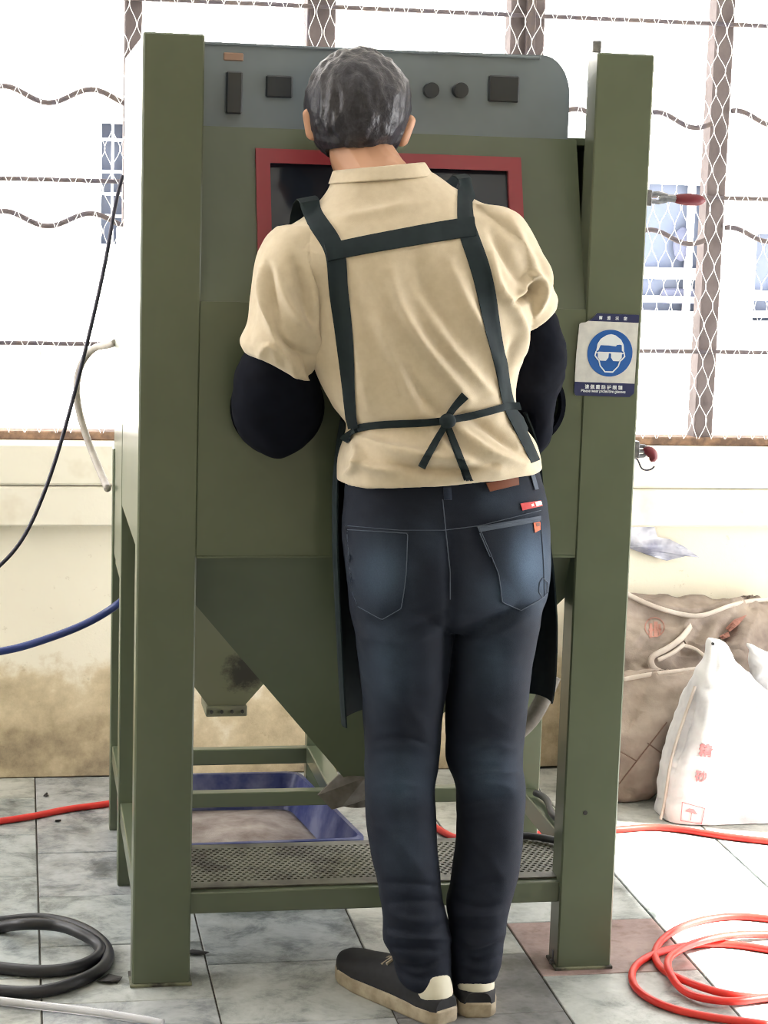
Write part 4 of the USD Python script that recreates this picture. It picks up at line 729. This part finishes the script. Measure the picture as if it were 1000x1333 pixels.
hl = CH((928, 838)); ey = trimesh.creation.cylinder(.0035, .004, sections=14, transform=trimesh.geometry.align_vectors([0, 0, 1], [0, 1, 0])); ey.apply_translation(hl-[0, .001, 0]); part(bC, 'eyelet', ey, 'scrap')
D_rows = [(838, 850, 973, 1015, 1.065, 0.028), (850, 860, 974, 1030, 1.075, 0.048), (870, 876, 976, 1048, 1.095, 0.076), (892, 896, 974, 1060, 1.115, 0.104), (930, 932, 972, 1080, 1.13, 0.123), (1000, 1000, 972, 1090, 1.13, 0.123), (1045, 1045, 980, 1085, 1.13, 0.104)]
dm = sack(D_rows, 3, 67, .02, 2.5, [([(975, 845), (1000, 858), (1020, 862)], 4, 8), ([(978, 890), (992, 872), (1002, 864)], 5, 8)])
dS = thing('pale_sack', 'pale sack with pointed folded ear, at the right edge behind the white sack', 'sack', at((1020, 1045), 1.085)*[1, 1, 0]); part(dS, 'body', dm, 'sack_bright', True)
# crumpled plastic film on the wall above the sacks
pf = [(812, 676), (836, 679), (852, 685), (856, 699), (872, 702), (892, 712), (911, 726), (893, 724), (868, 730), (845, 723), (812, 711)]
g = Polygon(pf); e = trimesh.creation.extrude_polygon(g, 1, engine='earcut')
for _ in range(3): e = e.subdivide()
v = np.array(e.vertices); e.vertices = np.array([at(p[:2], WY-.012-.03*meshkit.noise(np.array([p[0]*.06, p[1]*.09, 0]))-.002*p[2]) for p in v]); e.fix_normals()
pfm = thing('plastic_film', 'crumpled blue-grey plastic film stuck to the wall above the sacks', 'plastic film', at((850, 706), WY-.02)); part(pfm, 'film', e, 'plastic_film', 40)

# ================================================================ HOSES, CABLES, SCRAPS
def one(name, label, cat_, m, mt, smooth=True, group=None):
    """A thing that is one mesh."""
    path = numbered('/World/'+name); c = np.array(tm(m).bounds).mean(0); c[2] = tm(m).bounds[0][2]; v, f, n = meshkit.arrays(m, smooth)
    pr = usdkit.mesh(stage, path, (v-c, f)); pr.AddTranslateOp().Set(Gf.Vec3d(*map(float, c)))
    if n is not None: pr.CreateNormalsAttr(Vt.Vec3fArray.FromNumpy(n.astype(np.float32))); pr.SetNormalsInterpolation('vertex')
    UsdShade.MaterialBindingAPI.Apply(pr.GetPrim()).Bind(MAT[mt]); meta(pr.GetPrim(), label=label, category=cat_, group=group)
def fpath(pts, r, lift=None):
    return np.array([atz(p[:2], p[2] if len(p) > 2 else r) for p in pts])
r = .0075
P = spline(fpath([(1060, 1203), (1000, 1196), (960, 1193), (920, 1197), (885, 1208), (860, 1226), (853, 1245), (866, 1264), (890, 1276, .012), (930, 1290, .014), (975, 1298), (1020, 1299)], r), 90)
P2 = spline(fpath([(1040, 1302), (1000, 1301), (950, 1306), (915, 1302), (885, 1288), (871, 1266, .02), (876, 1245, .02), (900, 1232, .02), (945, 1221, .02), (1000, 1219), (1050, 1222)], r), 90)
P3 = spline(fpath([(1050, 1243), (1000, 1236), (950, 1229), (915, 1229), (880, 1234), (850, 1243), (829, 1256), (823, 1274), (834, 1292), (860, 1307), (895, 1318), (940, 1326), (1000, 1334)], r), 90)
P3[:, 2] += .0; P2[:, 2] += .004
ch = thing('coiled_red_hose', 'loose coil of red air hose on the floor at the lower right', 'hose', P.mean(0)*[1, 1, 0])
for q_ in (P, P2, P3): part(ch, 'loop', tube(q_, r, 12), 'red_hose', True)
P = spline(np.vstack([fpath([(-40, 1078), (0, 1069), (45, 1062), (90, 1053), (135, 1047)], .008), [(.1, 1.2, .008), (.25, 1.23, .008), (.55, 1.18, .008)], fpath([(572, 1080), (600, 1092), (650, 1090), (700, 1086), (760, 1081), (800, 1080), (850, 1077), (880, 1079), (940, 1088), (1000, 1095), (1060, 1103)], .008)]), 200)
one('red_air_hose', 'long red air hose running along the floor behind the cabinet past the sacks', 'hose', tube(P, .008, 12), 'red_hose')
r = .012
P = spline(fpath([(-30, 1198), (0, 1200), (45, 1196), (80, 1200), (115, 1213), (137, 1232), (140, 1250), (125, 1266), (95, 1280), (50, 1291), (0, 1290), (-40, 1286)], r), 110)
P2 = spline(fpath([(-30, 1212), (0, 1207), (30, 1203, .03), (70, 1204, .03), (105, 1215, .03), (128, 1230, .02), (131, 1239, .016), (115, 1253), (85, 1262), (40, 1264), (0, 1260), (-40, 1256)], r), 110)
bh = thing('coiled_black_hose', 'thick black hose coiled on the floor at the lower left', 'hose', P.mean(0)*[1, 1, 0])
for q_ in (P, P2): part(bh, 'loop', tube(q_, r, 12), 'black_hose', True)
one('hanging_cable', 'thin black cable hanging down at the left from behind the cabinet', 'cable', tube(spline([at(p, y) for p, y in (((160, 228), .95), ((154, 250), .95), ((140, 325), .93), ((122, 410), .9), ((100, 500), .88), ((75, 590), .86), ((50, 660), .84), ((22, 712), .82), ((0, 736), .8), ((-30, 760), .78))], 70), .0045, 10), 'cable_black')
one('blue_hose', 'dark blue hose curving in from the left edge to the cabinet side', 'hose', tube(spline([at(p, y) for p, y in (((165, 775), .80), ((150, 789), .85), ((130, 802), .86), ((100, 817), .86), ((60, 832), .86), ((20, 844), .86), ((0, 848), .86), ((-40, 856), .86))], 50), .0088, 12), 'blue_hose')
one('grey_conduit', 'pale grey flexible conduit bulging out left of the cabinet by the window sill', 'conduit', tube(spline([at(p, y) for p, y in (((150, 446), 1.0), ((134, 450), 1.05), ((118, 457), 1.1), ((106, 474), 1.12), ((100, 500), 1.12), ((103, 535), 1.12), ((115, 575), 1.1), ((128, 608), 1.06), ((140, 636), .98))], 50), .0085, 12), 'grey_conduit')
one('shelf_hose', 'black hose lying along the right side rail and across the perforated foot shelf', 'hose', tube(spline([np.array(q) for q in ((W-.03, .5, .206), (W-.022, .42, .207), (W-.034, .34, .207), (W-.02, .24, .207), (W-.03, .16, .207), (W-.06, .215, .192), (W-.10, .25, .19), (W-.16, .262, .189), (W-.21, .25, .189), (W-.24, .235, .189))], 60), .0075, 10), 'black_hose')
one('clear_tube', 'shiny clear plastic tube lying on the floor in the bottom left corner', 'tube', tube(spline([atz(p, .008) for p in ((-40, 1300), (0, 1303), (60, 1310), (120, 1317), (180, 1326), (212, 1332))], 40), .008, 14), 'clear_tube')
def chip(px, s, seed, name, label):
    c = atz(px, .004); g = np.random.default_rng(seed); one(name, label, 'scrap', hull(np.c_[c[0]+g.normal(0, s, 14), c[1]+g.normal(0, s*1.1, 14), np.abs(g.normal(.003, .003, 14))]), 'scrap', False)
chip((60, 1034), .006, 1, 'rubber_scrap', 'small black scrap on the floor below the stained wall, left')
chip((145, 1274), .012, 2, 'broken_tile_chip', 'dark broken chip on the floor between black hose and left post')
chip((253, 1240), .009, 3, 'rubber_scrap', 'small black scrap on the floor just right of the left post')
chip((75, 1067), .005, 5, 'rubber_scrap', 'tiny dark scrap in front of the red hose, left')
